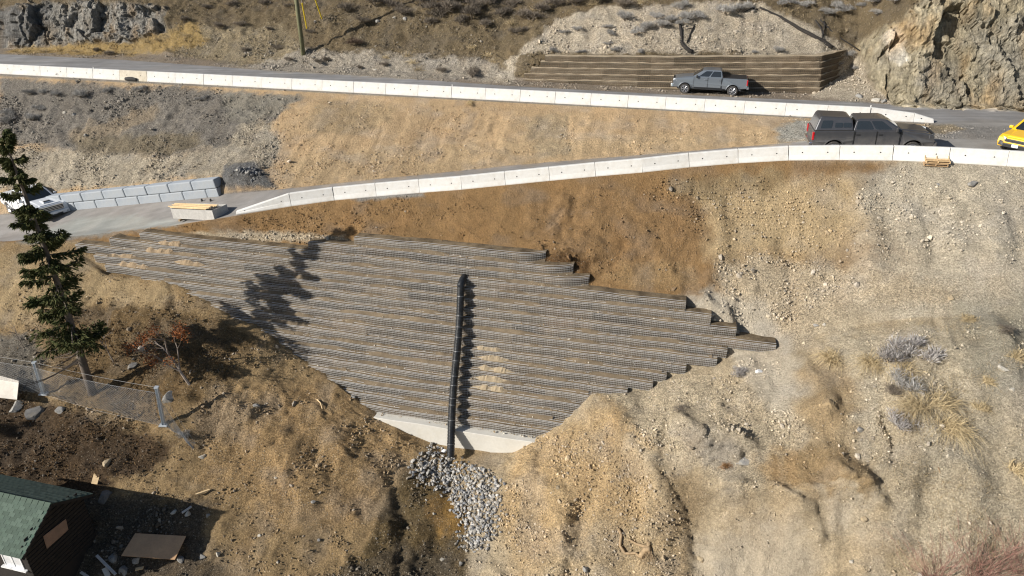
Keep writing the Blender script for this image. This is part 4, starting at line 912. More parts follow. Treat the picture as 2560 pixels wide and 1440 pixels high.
# ------------------------------------------------------------------ loose stones
def attr_mat(name, rough=.9, var=.25, scale=20, bump=.3, bdist=.02):
    m, n, p = nodes(name); tc = N(n, 'ShaderNodeTexCoord').outputs['Object']
    at = N(n, 'ShaderNodeAttribute', attribute_name='soil').outputs['Color']
    c = scalec(n, at, ramp(n, noise(n, tc, scale, 4, .7).outputs[0], 1 - var, 1 + var)); n.links.new(c, p.inputs['Base Color'])
    p.inputs['Roughness'].default_value = rough; p.inputs['Specular IOR Level'].default_value = .2
    if bump: n.links.new(bumpn(n, noise(n, tc, scale * 2, 3).outputs[0], bump, bdist), p.inputs['Normal'])
    return m
M_STONE = attr_mat('loose_stone')
ICO = []
for i in range(10):
    bm = bmesh.new(); bmesh.ops.create_icosphere(bm, subdivisions=1, radius=1.0); bmesh.ops.triangulate(bm, faces=bm.faces)
    v = np.array([x.co[:] for x in bm.verts]); f = np.array([[y.index for y in x.verts] for x in bm.faces]); bm.free()
    v = v * (1 + RNG.uniform(-.3, .25, (len(v), 1))) * np.array([1, RNG.uniform(.6, 1), RNG.uniform(.45, .8)]); ICO.append(v)
ICOF = f
ICO = np.array(ICO)
ico12 = None
bm = bmesh.new(); bmesh.ops.create_icosphere(bm, subdivisions=1, radius=1.0)
bm.free()
def small_ico():
    t = (1 + 5 ** .5) / 2; v = np.array([(-1, t, 0), (1, t, 0), (-1, -t, 0), (1, -t, 0), (0, -1, t), (0, 1, t), (0, -1, -t), (0, 1, -t), (t, 0, -1), (t, 0, 1), (-t, 0, -1), (-t, 0, 1)]) / math.hypot(1, t)
    f = np.array([(0, 11, 5), (0, 5, 1), (0, 1, 7), (0, 7, 10), (0, 10, 11), (1, 5, 9), (5, 11, 4), (11, 10, 2), (10, 7, 6), (7, 1, 8), (3, 9, 4), (3, 4, 2), (3, 2, 6), (3, 6, 8), (3, 8, 9), (4, 9, 5), (2, 4, 11), (6, 2, 10), (8, 6, 7), (9, 8, 1)]); return v, f
I12, I12F = small_ico()
V12 = np.array([I12 * (1 + RNG.uniform(-.32, .3, (12, 1))) * np.array([1, RNG.uniform(.6, 1), RNG.uniform(.4, .8)]) for _ in range(24)])
def rotm(n):
    q = RNG.normal(size=(n, 4)); q /= np.linalg.norm(q, axis=1, keepdims=True); a, b, c, d = q.T
    return np.stack([np.stack([1 - 2 * (c * c + d * d), 2 * (b * c - a * d), 2 * (b * d + a * c)], 1), np.stack([2 * (b * c + a * d), 1 - 2 * (b * b + d * d), 2 * (c * d - a * b)], 1), np.stack([2 * (b * d - a * c), 2 * (c * d + a * b), 1 - 2 * (b * b + c * c)], 1)], 1)
VO = np.array([(1, 0, 0), (-1, 0, 0), (0, 1, 0), (0, -1, 0), (0, 0, 1), (0, 0, -1)], float); OF = np.array([(0, 2, 4), (2, 1, 4), (1, 3, 4), (3, 0, 4), (2, 0, 5), (1, 2, 5), (3, 1, 5), (0, 3, 5)])
VO = np.array([VO * (1 + RNG.uniform(-.35, .35, (6, 1))) + RNG.uniform(-.25, .25, (6, 3)) for _ in range(24)])
def clods(name, P, Rd, colr):
    n = len(P); v = np.einsum('nij,nkj->nki', rotm(n), VO[RNG.integers(0, 24, n)]) * Rd[:, None, None] + P[:, None, :]; F = (OF[None] + (np.arange(n) * 6)[:, None, None]).reshape(-1, 3)
    me = mesh_np(name, v.reshape(-1, 3), F, False); attr(me, 'soil', np.repeat(colr, 6, 0)); return link(name, me, M_STONE, None, kind='stuff')
def stones(name, P, Rd, colr, label=None, parent=None, m=None):
    n = len(P); v = V12[RNG.integers(0, 24, n)]; v = np.einsum('nij,nkj->nki', rotm(n), v) * Rd[:, None, None] + P[:, None, :]
    F = (I12F[None] + (np.arange(n) * 12)[:, None, None]).reshape(-1, 3); me = mesh_np(name, v.reshape(-1, 3), F, False)
    attr(me, 'soil', np.repeat(colr, 12, 0)); return link(name, me, m or M_STONE, parent, kind='stuff')
XYZf = XYZ.reshape(-1, 3)
# visible share of the ground: in front of the camera and inside the frame
def pix(P):
    x, y, z = P[:, 0], P[:, 1], P[:, 2] - CAM_H; dz = y * math.cos(PITCH) - z * math.sin(PITCH)
    return 1280 + FPX * x / dz, 720 + FPX * (-z * math.cos(PITCH) - y * math.sin(PITCH)) / dz, dz
pu, pv, pz = pix(XYZf)
vis = (pz > 5) & (pu > -120) & (pu < 2680) & (pv > -60) & (pv < 1560)
dq = np.gradient(XYZ[:, :, 0] * MX[0] + XYZ[:, :, 1] * MX[1], axis=0); dzz = np.gradient(XYZ[:, :, 2], axis=0); area = (np.hypot(dq, dzz) * np.gradient(SG)[None]).ravel()
clus = np.clip(.12 + 1.7 * np.maximum(fbm(P3, 1.0, 4, 150), -.1) + 1.5 * np.maximum(fbm(P3, .3, 3, 160), -.15), .02, 3) ** 1.25
wgt = area * np.maximum(PEB - .04, 0) * clus * vis * (1 - ROCK * .9) * ((IV < 5.0) | (IV > 7.9)) * ((IV < 9.95) | (IV > 12.02)) * ((IV < 15) | (IV > 16.05))
def scatter(n, w, r0, r1, pw, tintf, greyf, sink=.25):
    idx = RNG.choice(len(w), n, p=w / w.sum()); P = XYZf[idx] + RNG.normal(0, .05, (n, 3)) * np.array([1, 1, 0])
    Rd = r0 + (r1 - r0) * RNG.random(n) ** pw; P[:, 2] += Rd * (.5 - sink)
    base = COL[idx]; g = RNG.random((n, 1)) ** 1.2 * greyf; l = base.mean(1, keepdims=True)
    c = base * (1 - g) + (l * .6 + .14) * np.array([1.10, .98, .82]) * g; c = c * RNG.uniform(tintf[0], tintf[1], (n, 1)); return P, Rd, np.clip(c, .02, .75)
wsoil = area * vis * (1 - ROCK) * ((IV < 5.0) | ((IV > 8.0) & (IV < 9.93)) | ((IV > 12.05) & (IV < 13.9)) | (IV > 16.3)) * clus
stones('gravel', *scatter(40000, wgt, .016, .085, 3.6, (.75, 1.45), .85))
stones('rubble', *scatter(900, wgt ** 1.3, .07, .19, 3.0, (.7, 1.35), 1.0))
clods('soil_clods', *scatter(75000, wsoil, .014, .06, 2.2, (.68, 1.18), .15, .3))
# dark stone pile beside the block wall
def pile(name, pixpoly, n, r0, r1, cols, lift=.0):
    pts = [spot(*p) for p in pixpoly]; xs = np.array([p.x for p in pts]); ys = np.array([p.y for p in pts]); out = []
    while len(out) < n:
        wgt_ = RNG.random(len(pts)) ** 1.2; wgt_ /= wgt_.sum(); x, y = float((wgt_ * xs).sum()), float((wgt_ * ys).sum()); out.append((x, y))
    P = np.array([(x, y, drop(x, y) + lift) for x, y in out]); Rd = r0 + (r1 - r0) * RNG.random(n) ** 1.8; P[:, 2] += Rd * .4
    c = np.array(cols)[RNG.integers(0, len(cols), n)] * RNG.uniform(.7, 1.3, (n, 1)); return P, Rd, c
sp = pile('dark_stone_pile', [(562, 448), (600, 418), (650, 410), (675, 452), (670, 470), (620, 474), (575, 470)], 420, .05, .17, [(.13, .13, .135), (.2, .2, .2), (.09, .09, .095), (.28, .27, .25)])
o = stones('stone_pile', *sp)
# ledge gravel and sand heaps on the stepped wall
P = []
for _ in range(3000):
    k = random.randrange(1, NT + 1); s = random.uniform(*TIERS[k - 1]); kk = min(k, NT - 1)
    if not (TIERS[kk][0] < s < TIERS[kk][1]): continue
    q = tier_q(k - 1, s) - random.uniform(.04, .2); P.append(tuple(W(s, q, WZ - WRISE * k + tier_dz(kk, s) + .03)))
P = np.array(P); c = np.array([(.40, .33, .24), (.55, .5, .42), (.30, .22, .13), (.22, .17, .11)])[RNG.integers(0, 4, len(P))]
stones('ledge_gravel', P, .015 + .05 * RNG.random(len(P)) ** 3, c)
M_SAND = mat('pale_sand', (.315, .25, .165), .95, var=.12, scale=2.5, bump=.5, bscale=24); M_MUD = mat('ledge_soil', (.22, .165, .10), .95, var=.2, scale=2, bump=.6, bscale=20)
def heap(s, k, L, h, m, label, name='sand_heap'):
    z = WZ - WRISE * k; b = MB(); n = 26; kk = min(k, NT - 1); rr = random.Random(int(s * 90 + k)); pk = [(rr.uniform(.15, .85), rr.uniform(.06, .16), rr.uniform(.5, 1)) for _ in range(5)]
    for i in range(n + 1):
        f = i / n; x = (f - .5) * L; e = min(1, f * 5, (1 - f) * 5) * (.38 + .62 * max(g * math.exp(-((f - c) / w_) ** 2) for c, w_, g in pk)) * rr.uniform(.85, 1.1); qb = tier_q(k - 1, s + x); d = tier_dz(kk, s + x)
        for dq_, dh in ((-.06 - .17 * min(1, e * 1.5), .0), (-.06 - .12 * e, .35), (-.045, .8), (-.03, 1.0), (.05, .7)):
            p = W(s + x, qb + dq_ + rr.uniform(-.01, .01), z + d + .02 + h * e * dh * rr.uniform(.85, 1.12)); b.v.append(tuple(p))
    for i in range(n):
        for j in range(4): b.f.append((i * 5 + j, (i + 1) * 5 + j, (i + 1) * 5 + j + 1, i * 5 + j + 1))
    o = b.build(name, m, None, smooth=False); return tag(o, label, 'sand heap', 'sand heaps on the wall ledges')
for i, (u, v, L, h) in enumerate([(1222, 868, 1.7, .18), (1235, 893, 2.2, .26), (1238, 920, 2.2, .28), (1228, 947, 2.3, .28), (1222, 975, 2.2, .28)]):
    p = on_wall(u, v); k = int(round((WZ - p[2]) / WRISE)); heap(p[0], k, L, h, M_SAND, 'small pale sand heap on a wall ledge right of the pipe, %s from the top' % ORD[i])
for i, (u, v, L, h) in enumerate([(395, 641, 2.2, .34), (420, 622, 2.0, .28), (470, 665, 2.4, .30), (330, 660, 2.6, .28), (300, 640, 2.4, .25)]):
    p = on_wall(u, v); k = max(1, min(NT - 1, int(round((WZ - p[2]) / WRISE))))
    if TIERS[k][0] < p[0] - L / 2 and p[0] + L / 2 < TIERS[k - 1][1] and TIERS[k - 1][0] < p[0]:
        heap(p[0], k, L, h, M_SAND if i > 5 else mat('heap_soil_%d' % i, (.27, .20, .125), .95, var=.15, bump=.5), 'low soil heap spilled on a ledge, %s at the %s of the stepped wall' % (ORD[i], 'left end' if i < 6 else 'right'), 'soil_heap')
# ------------------------------------------------------------------ rock apron under the pipe
ap = thing('rock_apron', 'apron of pale rounded stones spilling below the drain pipe outlet', 'rock apron', spot(1130, 1180))
def pts_in(poly, n):
    px = np.array(poly, float); out = []
    lo, hi = px.min(0), px.max(0)
    while len(out) < n:
        u, v = random.uniform(lo[0], hi[0]), random.uniform(lo[1], hi[1]); c = False
        for i in range(len(px)):
            (x0, y0), (x1, y1) = px[i], px[(i + 1) % len(px)]
            if (y0 > v) != (y1 > v) and u < x0 + (v - y0) / (y1 - y0) * (x1 - x0): c = not c
        if c: out.append((u, v))
    return out
APOLY = [(1078, 1118), (1120, 1140), (1135, 1152), (1165, 1160), (1225, 1180), (1250, 1230), (1243, 1290), (1232, 1345), (1205, 1372), (1160, 1380), (1148, 1350), (1150, 1310), (1135, 1262), (1105, 1232), (1060, 1210), (1020, 1190), (1022, 1168), (1040, 1150)]
inv = ap.matrix_world.inverted()
SC_ = [(.37, .355, .33), (.28, .28, .28), (.43, .41, .375), (.18, .185, .195), (.33, .29, .235), (.48, .46, .43), (.25, .235, .21)]
mats_ = [mat('apron_stone_%d' % i, c, .9, var=.18, scale=8, bump=.3, bscale=40) for i, c in enumerate(SC_)]
sm = []
for i in range(14):
    me = mesh_np('stone', ICO[i % 10] * np.array([1, 1, 1.05]), ICOF, False); me.materials.append(mats_[i % 7]); sm.append(me)
for i, (u, v) in enumerate(pts_in(APOLY, 300)):
    u += random.gauss(0, 7); v += random.gauss(0, 6)
    p = spot(u, v); r = random.uniform(.07, .135) * (1.15 if random.random() < .12 else 1); o = bpy.data.objects.new('stone', random.choice(sm)); C.objects.link(o); o.parent = ap
    o.location = Vector(p) - Vector(ap.location) + Vector((0, 0, r * random.uniform(.3, .9))); o.scale = (r, r, r); o.rotation_euler = (random.uniform(-.6, .6), random.uniform(-.6, .6), random.uniform(0, 6.3))
fill = [(u + random.gauss(0, 9), v + random.gauss(0, 8)) for u, v in pts_in(APOLY, 900)]; P = np.array([tuple(Vector(spot(u, v)) - Vector(ap.location)) for u, v in fill]); Rd = RNG.uniform(.05, .115, len(P)); P[:, 2] += Rd * .35
stones('small_stone', P, Rd, np.array(SC_)[RNG.integers(0, 7, len(P))] * RNG.uniform(.6, 1.1, (len(P), 1)), parent=ap)
# ------------------------------------------------------------------ single boulders
def boulder_mesh(seed, sub=3, cut=6):
    r = random.Random(seed); bm = bmesh.new(); bmesh.ops.create_icosphere(bm, subdivisions=sub, radius=1.0)
    pl = [(Vector((r.gauss(0, 1), r.gauss(0, 1), r.gauss(0, 1))).normalized(), r.uniform(.45, .85)) for _ in range(cut)]
    for v in bm.verts:
        for nn, d in pl:
            k = v.co.dot(nn)
            if k > d: v.co -= nn * (k - d)
    me = bpy.data.meshes.new('boulder'); bm.to_mesh(me); bm.free(); co = np.array([v.co[:] for v in me.vertices]); co *= (1 + .09 * fbm(co + seed, 1.6, 3, seed))[:, None]
    me.vertices.foreach_set('co', co.astype(np.float32).ravel()); me.update(); return me
RKM = {k: mat('boulder_' + k, c, .92, var=.22, scale=4, bump=.7, bscale=14, dirt=(d, .6, 2.5)) for k, c, d in [('grey', (.24, .235, .225), (.33, .29, .22)), ('pale', (.46, .43, .37), (.34, .28, .2)), ('dark', (.14, .135, .13), (.2, .17, .12)), ('tan', (.36, .29, .19), (.26, .2, .13)), ('brown', (.25, .185, .105), (.33, .25, .15))]}
BL_ = [(2432, 462, .34, 'grey', 'round grey boulder set in the slope below the lower barriers at right'), (2508, 924, .26, 'pale', 'pale angular boulder near the right edge beside dry grass'), (2530, 975, .14, 'pale', 'small pale rock below the pale angular boulder near the right edge'),
       (1752, 1400, .22, 'tan', 'squarish tan rock right of the exposed roots at the bottom'), (2075, 1010, .4, 'brown', 'big brown boulder bulging from the slope left of the dry grass'), (2378, 745, .2, 'tan', 'dark cracked rock at the end of the gravel streak'), (2345, 455 + 6, .12, 'grey', 'small grey stone left of the round grey boulder'),
       (425, 992, .55, 'grey', 'large pale grey boulder beside the right fence post'), (95, 1030, .8, 'dark', 'big dark boulder under the left fence post'), (40, 1012, .55, 'grey', 'grey boulder left of the big dark boulder at the left edge'), (150, 1022, .4, 'grey', 'grey boulder right of the big dark boulder by the fence'), (330, 912, .45, 'dark', 'flat dark slab half buried between the spruce and the small bare tree'),
       (355, 872, .3, 'pale', 'pale rock under the rusty leaved tree crown'), (268, 1158, .28, 'tan', 'yellowish rock on the dark slope above the house'), (262, 1240, .5, 'dark', 'pointed dark grey slab beside the green roof tip'), (505, 1143, .22, 'pale', 'pair like pale rock on the mound right of the wire tangle'), (640, 1015, .2, 'grey', 'grey rock at the mound crest by the stepped wall'),
       (885, 992, .2, 'grey', 'round grey stone on the mound crest left of the footing'), (285, 1388, .38, 'grey', 'smooth oblong boulder left of the plywood sheet on the ground'), (435, 1280, .2, 'pale', 'pale slab in the house shadow'), (470, 1285, .24, 'pale', 'larger pale slab at the tip of the house shadow'), (520, 1290, .16, 'grey', 'grey stone just outside the house shadow tip'),
       (342, 1402, .26, 'pale', 'pale rock under the lower edge of the plywood sheet'), (455, 1398, .26, 'grey', 'grey rock at the lower right corner of the plywood sheet'), (505, 1392, .22, 'grey', 'dark stone right of the plywood sheet'), (545, 1385, .18, 'pale', 'pale stone second right of the plywood sheet'), (310, 1425, .36, 'grey', 'grey boulder below the plywood sheet at the bottom edge'),
       (782, 1255, .14, 'grey', 'grey stone in the middle of the foreground mound'), (690, 1195, .13, 'pale', 'pale stone on the mound left of centre'), (797, 1350, .13, 'grey', 'rounded grey stone low on the mound'), (695, 1405, .11, 'pale', 'small pale stone near the bottom of the mound'), (648, 1340, .13, 'pale', 'smooth pale stone low left on the mound'),
       (1085, 1285, .12, 'pale', 'pale stone lying on the ochre patch in the gully'), (1105, 1400, .16, 'pale', 'white flat stone below the rock apron'), (1152, 1410, .16, 'grey', 'grey stone right of the white flat stone below the apron'), (1065, 1250, .1, 'pale', 'small pale stone just left of the rock apron'), (1400, 1255, .17, 'tan', 'pale tan stone on the bare slope right of the apron'),
       (1395, 1220, .14, 'tan', 'upper pale tan stone on the bare slope right of the apron'), (1462, 1425, .22, 'grey', 'grey boulder left of the exposed roots'), (1345, 1390, .14, 'tan', 'small tan stone left of the exposed roots'), (2160, 1300, .2, 'tan', 'light rock on the sandy ledge at lower right'), (2130, 1405, .14, 'pale', 'white chipped stone on the lower right slope'),
       (2040, 815, .18, 'grey', 'grey rock left of the lavender shrub'), (2060, 812, .13, 'pale', 'thin pale rock chip on the gravel streak'), (2150, 1075, .2, 'grey', 'rock below the pale shrubs at right'), (1855, 1150, .45, 'grey', 'grey outcrop block above the dark hollow'), (945, 50 + 5, .3, 'grey', 'grey rock on the hillside at the end of the pole shadow'), (1012, 45, .35, 'grey', 'second grey rock right of the pole shadow end'),
       (938, 175, .2, 'pale', 'white block of rock at the edge of the upper road'), (1066, 67, .13, 'pale', 'white stone high on the brown hillside'), (985, 45, .2, 'pale', 'flat pale rock on the hillside above the pole shadow'), (2185, 250, .45, 'pale', 'pale rubble block at the foot of the rock cut'), (2208, 252, .35, 'grey', 'grey rubble block at the foot of the rock cut'), (322, 208, .38, 'tan', 'tan rock below the drain opening of the barrier'),
       (2150, 240, .4, 'grey', 'grey rubble block nearest the terraced wall corner'), (215, 340, .2, 'grey', 'grey rock chip on the grey slope below the upper road'), (162, 283, .2, 'pale', 'pale flat rock on the grey slope below the upper road'), (185, 288, .22, 'grey', 'flat grey rock beside the pale flat rock on the grey slope')]
for i, (u, v, r, k, lab) in enumerate(BL_):
    p = spot(u, v); r *= .88; me = boulder_mesh(i + 3, 3, 13); me.materials.append(RKM[k]); o = bpy.data.objects.new('boulder' if r >= .2 else 'rock', me); C.objects.link(o)
    o.location = (p.x, p.y, p.z + r * (.1 if r < .3 else -.25)); o.scale = (r * random.uniform(.95, 1.3), r * random.uniform(.8, 1.0), r * random.uniform(.6, .85)); o.rotation_euler = (random.uniform(-.3, .3), random.uniform(-.3, .3), random.uniform(0, 6.3)); tag(o, lab, 'rock')
# ------------------------------------------------------------------ plants
def leaf_mat(name, c0, c1, rough=.8, trans=.0):
    m, n, p = nodes(name); oi = N(n, 'ShaderNodeObjectInfo'); tc = N(n, 'ShaderNodeTexCoord').outputs['Object']
    c = mixc(n, ramp(n, noise(n, tc, 6, 2).outputs[0], 0, 1, .35, .65), c0, c1); c = scalec(n, c, ramp(n, oi.outputs['Random'], .78, 1.2, 0, 1))
    n.links.new(c, p.inputs['Base Color']); p.inputs['Roughness'].default_value = rough; p.inputs['Specular IOR Level'].default_value = .2; return m
M_SAGE = leaf_mat('sage_leaves', (.40, .385, .37), (.22, .215, .20)); M_SAGE2 = leaf_mat('brown_sage', (.24, .205, .165), (.12, .10, .08)); M_LAV = leaf_mat('lavender_twigs', (.42, .40, .385), (.23, .21, .20))
M_STRAW = leaf_mat('dry_straw', (.50, .405, .25), (.37, .285, .16)); M_STEM = leaf_mat('dry_stem', (.18, .15, .12), (.11, .09, .07)); M_RED = leaf_mat('red_twigs', (.30, .155, .13), (.24, .16, .12)); M_RUST = leaf_mat('rusty_leaves', (.36, .12, .035), (.22, .08, .03))
M_NEEDLE = leaf_mat('spruce_needles', (.05, .068, .02), (.10, .095, .03)); M_BARK = mat('spruce_bark', (.13, .105, .085), .95, var=.3, scale=5, bump=.8, bscale=12); M_TWIG = mat('grey_twig', (.24, .20, .17), .9, var=.2)
def blades(P, Dr, L, wd, droop=0.0, name='leaves', seed=0):
    """thin bent blades: two quads each"""
    n = len(P); rs = np.random.default_rng(seed); side = np.cross(Dr, rs.normal(size=(n, 3))); side /= np.linalg.norm(side, axis=1, keepdims=True) + 1e-9
    L = np.broadcast_to(L, n)[:, None]; w_ = np.broadcast_to(wd, n)[:, None]; mid = P + Dr * L * .55; mid[:, 2] -= (droop * L * .12)[:, 0]; tip = P + Dr * L; tip[:, 2] -= (droop * L * .55)[:, 0]
    V = np.stack([P - side * w_ * .5, P + side * w_ * .5, mid - side * w_ * .45, mid + side * w_ * .45, tip - side * w_ * .12, tip + side * w_ * .12], 1).reshape(-1, 3)
    b = (np.arange(n) * 6)[:, None]; F = np.concatenate([b + np.array([[0, 1, 3, 2]]), b + np.array([[2, 3, 5, 4]])], 0); return mesh_np(name, V, F, False)
def dome_dirs(n, rs, zmin=.05):
    d = rs.normal(size=(n, 3)); d[:, 2] = np.abs(d[:, 2]) + zmin; return d / np.linalg.norm(d, axis=1, keepdims=True)
def sage_meshes(seed, n=1300, lob=7):
    rs = np.random.default_rng(seed); c = np.stack([rs.uniform(-.5, .5, lob), rs.uniform(-.5, .5, lob), rs.uniform(.12, .42, lob)], 1); which = rs.integers(0, lob, n)
    d = dome_dirs(n, rs, .1); P = c[which] + d * rs.uniform(.05, .34, (n, 1)); dr = d + rs.normal(0, .35, (n, 3)); dr[:, 2] += .5; dr /= np.linalg.norm(dr, axis=1, keepdims=True)
    return blades(P, dr, rs.uniform(.08, .22, n), .016, 0, 'foliage', seed), c
SAGE = [sage_meshes(i) for i in range(5)]
STEMM = []
for me, c in SAGE:
    b = MB()
    for p in c: b.tube([(0, 0, -.1), (p[0] * .5, p[1] * .5, p[2] * .45), tuple(p)], [.03, .02, .008], 4)
    STEMM.append(b.mesh('stems'))
def shrub(u, v, r, label, kind, group, name='sagebrush', hgt=1.0):
    p = spot(u, v); i = random.randrange(5); t = thing(name, label, 'shrub', p - Vector((0, 0, .04)), random.uniform(0, 6.3), group)
    r *= 1.2; t.scale = (r, r * random.uniform(.85, 1.1), r * hgt * random.uniform(.8, 1.05))
    for nm, me, m in (('foliage', SAGE[i][0], kind), ('stems', STEMM[i], M_STEM)):
        key = nm + kind.name + str(i); me2 = CACHE.get(key)
        if me2 is None: me2 = me.copy(); me2.name = nm; me2.materials.clear(); me2.materials.append(m); CACHE[key] = me2
        o = bpy.data.objects.new(nm, me2); C.objects.link(o); o.parent = t
    return t
CACHE = {}
G1 = 'sagebrush on the pale gravel cone'
def row(lst, kind, group, fmt, name='sagebrush', hgt=1.0):
    for i, (u, v, r) in enumerate(sorted(lst)): shrub(u, v, r, fmt % ORD[i], kind, group, name, hgt)
row([(1565, 52, .85), (1590, 85, .7), (1612, 75, .75), (1655, 68, .8), (1680, 55, .8), (1720, 50, .9), (1745, 45, .8), (1815, 35, 1.0), (1850, 28, .9), (1700, 25, .8), (1520, 70, .5), (1525, 88, .55), (1440, 78, .5), (1410, 84, .45), (1705, 62, .6), (1640, 45, .6)], M_SAGE, G1, 'grey sagebrush on the pale gravel cone, %s from the left')
row([(1385, 130, .45), (1452, 132, .42), (1540, 131, .5), (1520, 113, .4), (1600, 132, .4), (1945, 132, .6), (2125, 142, .6), (1885, 133, .35)], M_SAGE, 'sagebrush along the top of the upper terraced wall', 'small grey shrub on the terraced wall top, %s from the left')
row([(1552, 147, .38), (1600, 150, .35), (1590, 163, .35), (1665, 170, .32), (1765, 152, .4), (1815, 150, .35), (1880, 150, .32), (1860, 178, .45), (2065, 162, .4), (2095, 165, .38), (2135, 172, .5), (2025, 168, .34)], M_SAGE, 'shrubs growing on the upper wall ledges', 'grey tuft growing on an upper wall ledge, %s from the left', hgt=1.0)
row([(x_, y_, r_ * 1.3) for x_, y_, r_ in [(1012, 38, .75), (1050, 12, 1.1), (1090, 30, 1.0), (1100, 45, 1.0), (1135, 30, .9), (1180, 45, 1.1), (1195, 25, .9), (870, 28, .8), (1255, 40, .8), (1310, 45, .8), (1330, 50, .9), (1280, 20, .7), (1115, 10, 1.1), (1165, 5, .9), (1230, 12, .8), (1150, 58, .7), (1215, 68, .7), (1075, 62, .6), (1350, 30, .8), (1385, 18, .8), (1295, 85, .6), (1440, 12, .9), (1500, 5, .9), (1560, 20, .8), (940, 12, .9), (985, 22, .8), (910, 60, .6)]], M_SAGE2, 'brown grey sagebrush high on the hillside', 'brown grey sagebrush high on the hillside, %s from the left')
row([(695, 122, .55), (612, 132, .6), (800, 158, .6), (815, 152, .5), (725, 152, .55), (900, 172, .45), (960, 165, .5), (1180, 190, .8), (1105, 180, .6), (240, 130, .5), (272, 138, .6), (460, 55, .6), (545, 70, .65), (600, 68, .6), (520, 22, .6), (660, 12, .7), (720, 20, .6), (580, 15, .6)], M_SAGE2, 'low scrub beside the upper road', 'low scrub between the upper road and hillside, %s from the left')
shrub(885, 112, 1.0, 'rounded dark brown bush right of the utility pole', leaf_mat('dark_bush', (.14, .10, .07), (.09, .065, .05)), None, 'bush', .8); shrub(777, 82, .5, 'small dark brown bush at the foot of the yellow guy guards', M_SAGE2, None, 'bush'); shrub(672, 75, .4, 'small dark tuft left of the utility pole', M_SAGE2, None, 'bush')
row([(2090, 22, .9), (2110, 30, .8), (2070, 40, .7), (2190, 12, 1.0), (2240, 5, .9), (2195, 38, .6), (2155, 18, .6), (1960, 14, .8), (2010, 20, .7)], M_SAGE, 'grey sagebrush above the rock cut', 'grey sagebrush on the slope above the rock cut, %s from the left')
row([(75, 236, .55), (205, 243, .7), (145, 240, .55), (270, 232, .6), (350, 228, .55), (28, 290, .8), (85, 300, .7), (110, 235, .5), (15, 310, .9), (505, 250, .5), (55, 183, .5), (155, 190, .4), (100, 275, .5), (180, 190, .35)], M_SAGE, 'grey scrub on the slope below the upper road', 'grey scrub below the upper barriers at left, %s from the left')
shrub(1174, 262, .42, 'lone dry bush under the middle of the upper barriers', M_STRAW, None, 'dry_bush', .9)
shrub(2220, 900, 1.05, 'large lavender grey shrub at right, left half of the pair', M_LAV, 'lavender grey shrubs at right'); shrub(2285, 890, 1.1, 'large lavender grey shrub at right, right half of the pair', M_LAV, 'lavender grey shrubs at right'); shrub(2268, 970, .85, 'pale grey shrub below the lavender pair', M_SAGE, 'lavender grey shrubs at right')
shrub(2235, 985, .5, 'twiggy dark grey shrub left of the pale grey shrub', M_SAGE2, 'lavender grey shrubs at right'); shrub(2255, 1068, .9, 'lowest pale grey shrub at right beside long straw', M_LAV, 'lavender grey shrubs at right'); shrub(1850, 940, .5, 'dead grey brush below the right wall end', M_LAV, None, 'dead_brush'); shrub(1700, 1025, .4, 'dark burnt tuft on the slope right of the wall', M_SAGE2, None, 'burnt_tuft', .5)
shrub(1815, 1168, .36, 'rusty orange grass clump by the dark hollow', leaf_mat('rusty_grass', (.30, .17, .075), (.22, .125, .055)), None, 'rusty_clump'); shrub(462, 1090, .55, 'grey tangle of brush at the right end of the fence', M_SAGE, None, 'brush_tangle', .7); shrub(2520, 830, .5, 'grey twig patch near the right edge', M_SAGE2, None, 'twig_patch', .5)
# straw tussocks: long arching blades
def tussock(u, v, r, lean, label, n=340, m=None, group='tussocks of dry straw'):
    r *= 1.25
    p = spot(u, v); rs = np.random.default_rng(int(u * 7 + v)); P = rs.normal(0, .16 * r, (n, 3)); P[:, 2] = 0
    d = dome_dirs(n, rs, .35); d[:, 0] += lean[0] * .8; d[:, 1] += lean[1] * .8; d /= np.linalg.norm(d, axis=1, keepdims=True)
    me = blades(P, d, rs.uniform(.5, 1.05, n) * r, .014, 1.0, 'straw_tussock', int(u)); o = link('straw_tussock', me, m or M_STRAW); o.location = p; return tag(o, label, 'grass tussock', group)
for u, v, r, ln, lab in [(2080, 895, .95, (-.8, -.5), 'arching straw tussock furthest left of the right hand clumps'), (2180, 905, 1.0, (-.5, -.9), 'straw tussock left of the lavender shrubs'), (2260, 925, .95, (.3, -.6), 'golden straw tussock below the lavender shrubs'), (2340, 1005, 1.3, (.9, -.3), 'long straw tussock sweeping right above the lowest shrub'),
                         (2300, 1015, 1.1, (-.9, -.3), 'long straw tussock sweeping left above the lowest shrub'), (2370, 1065, 1.2, (.2, -.9), 'straw tussock right of the lowest pale grey shrub'), (2265, 1040, .7, (-.3, -.6), 'short straw tussock just above the lowest pale grey shrub'), (2420, 800, .5, (.4, -.3), 'small dry tussock near the twin erosion grooves'), (2540, 890, .6, (.6, -.4), 'thin straw tussock at the right edge beside the pale boulder'),
                         (2540, 1175, .7, (.7, -.3), 'straw tussock at the right edge above the red twigs'), (2450, 1020, .5, (.6, .1), 'sparse straw tussock right of the erosion grooves'), (2470, 955, .4, (.6, .0), 'little straw tussock left of the pale angular boulder')]: tussock(u, v, r, ln, lab)
for i, (u, v, r) in enumerate(sorted([(1020, 140, .9), (1045, 175, 1.0), (1032, 158, .8), (965, 145, .6), (1220, 140, .8), (1235, 155, .7), (745, 40, .9), (735, 20, .8), (150, 125, .7), (110, 130, .7), (190, 128, .6), (60, 130, .7), (370, 105, .8), (395, 100, .7), (465, 90, .8), (520, 100, .6), (1180, 120, .6), (1280, 60, .8), (1340, 25, .8), (1480, 12, .8), (1600, 8, .8)])):
    tussock(u, v, r, (0, -.1), 'upright dry grass tuft beside the upper road, %s from the left' % ORD[i], 90, None, 'dry grass tufts above the upper road')
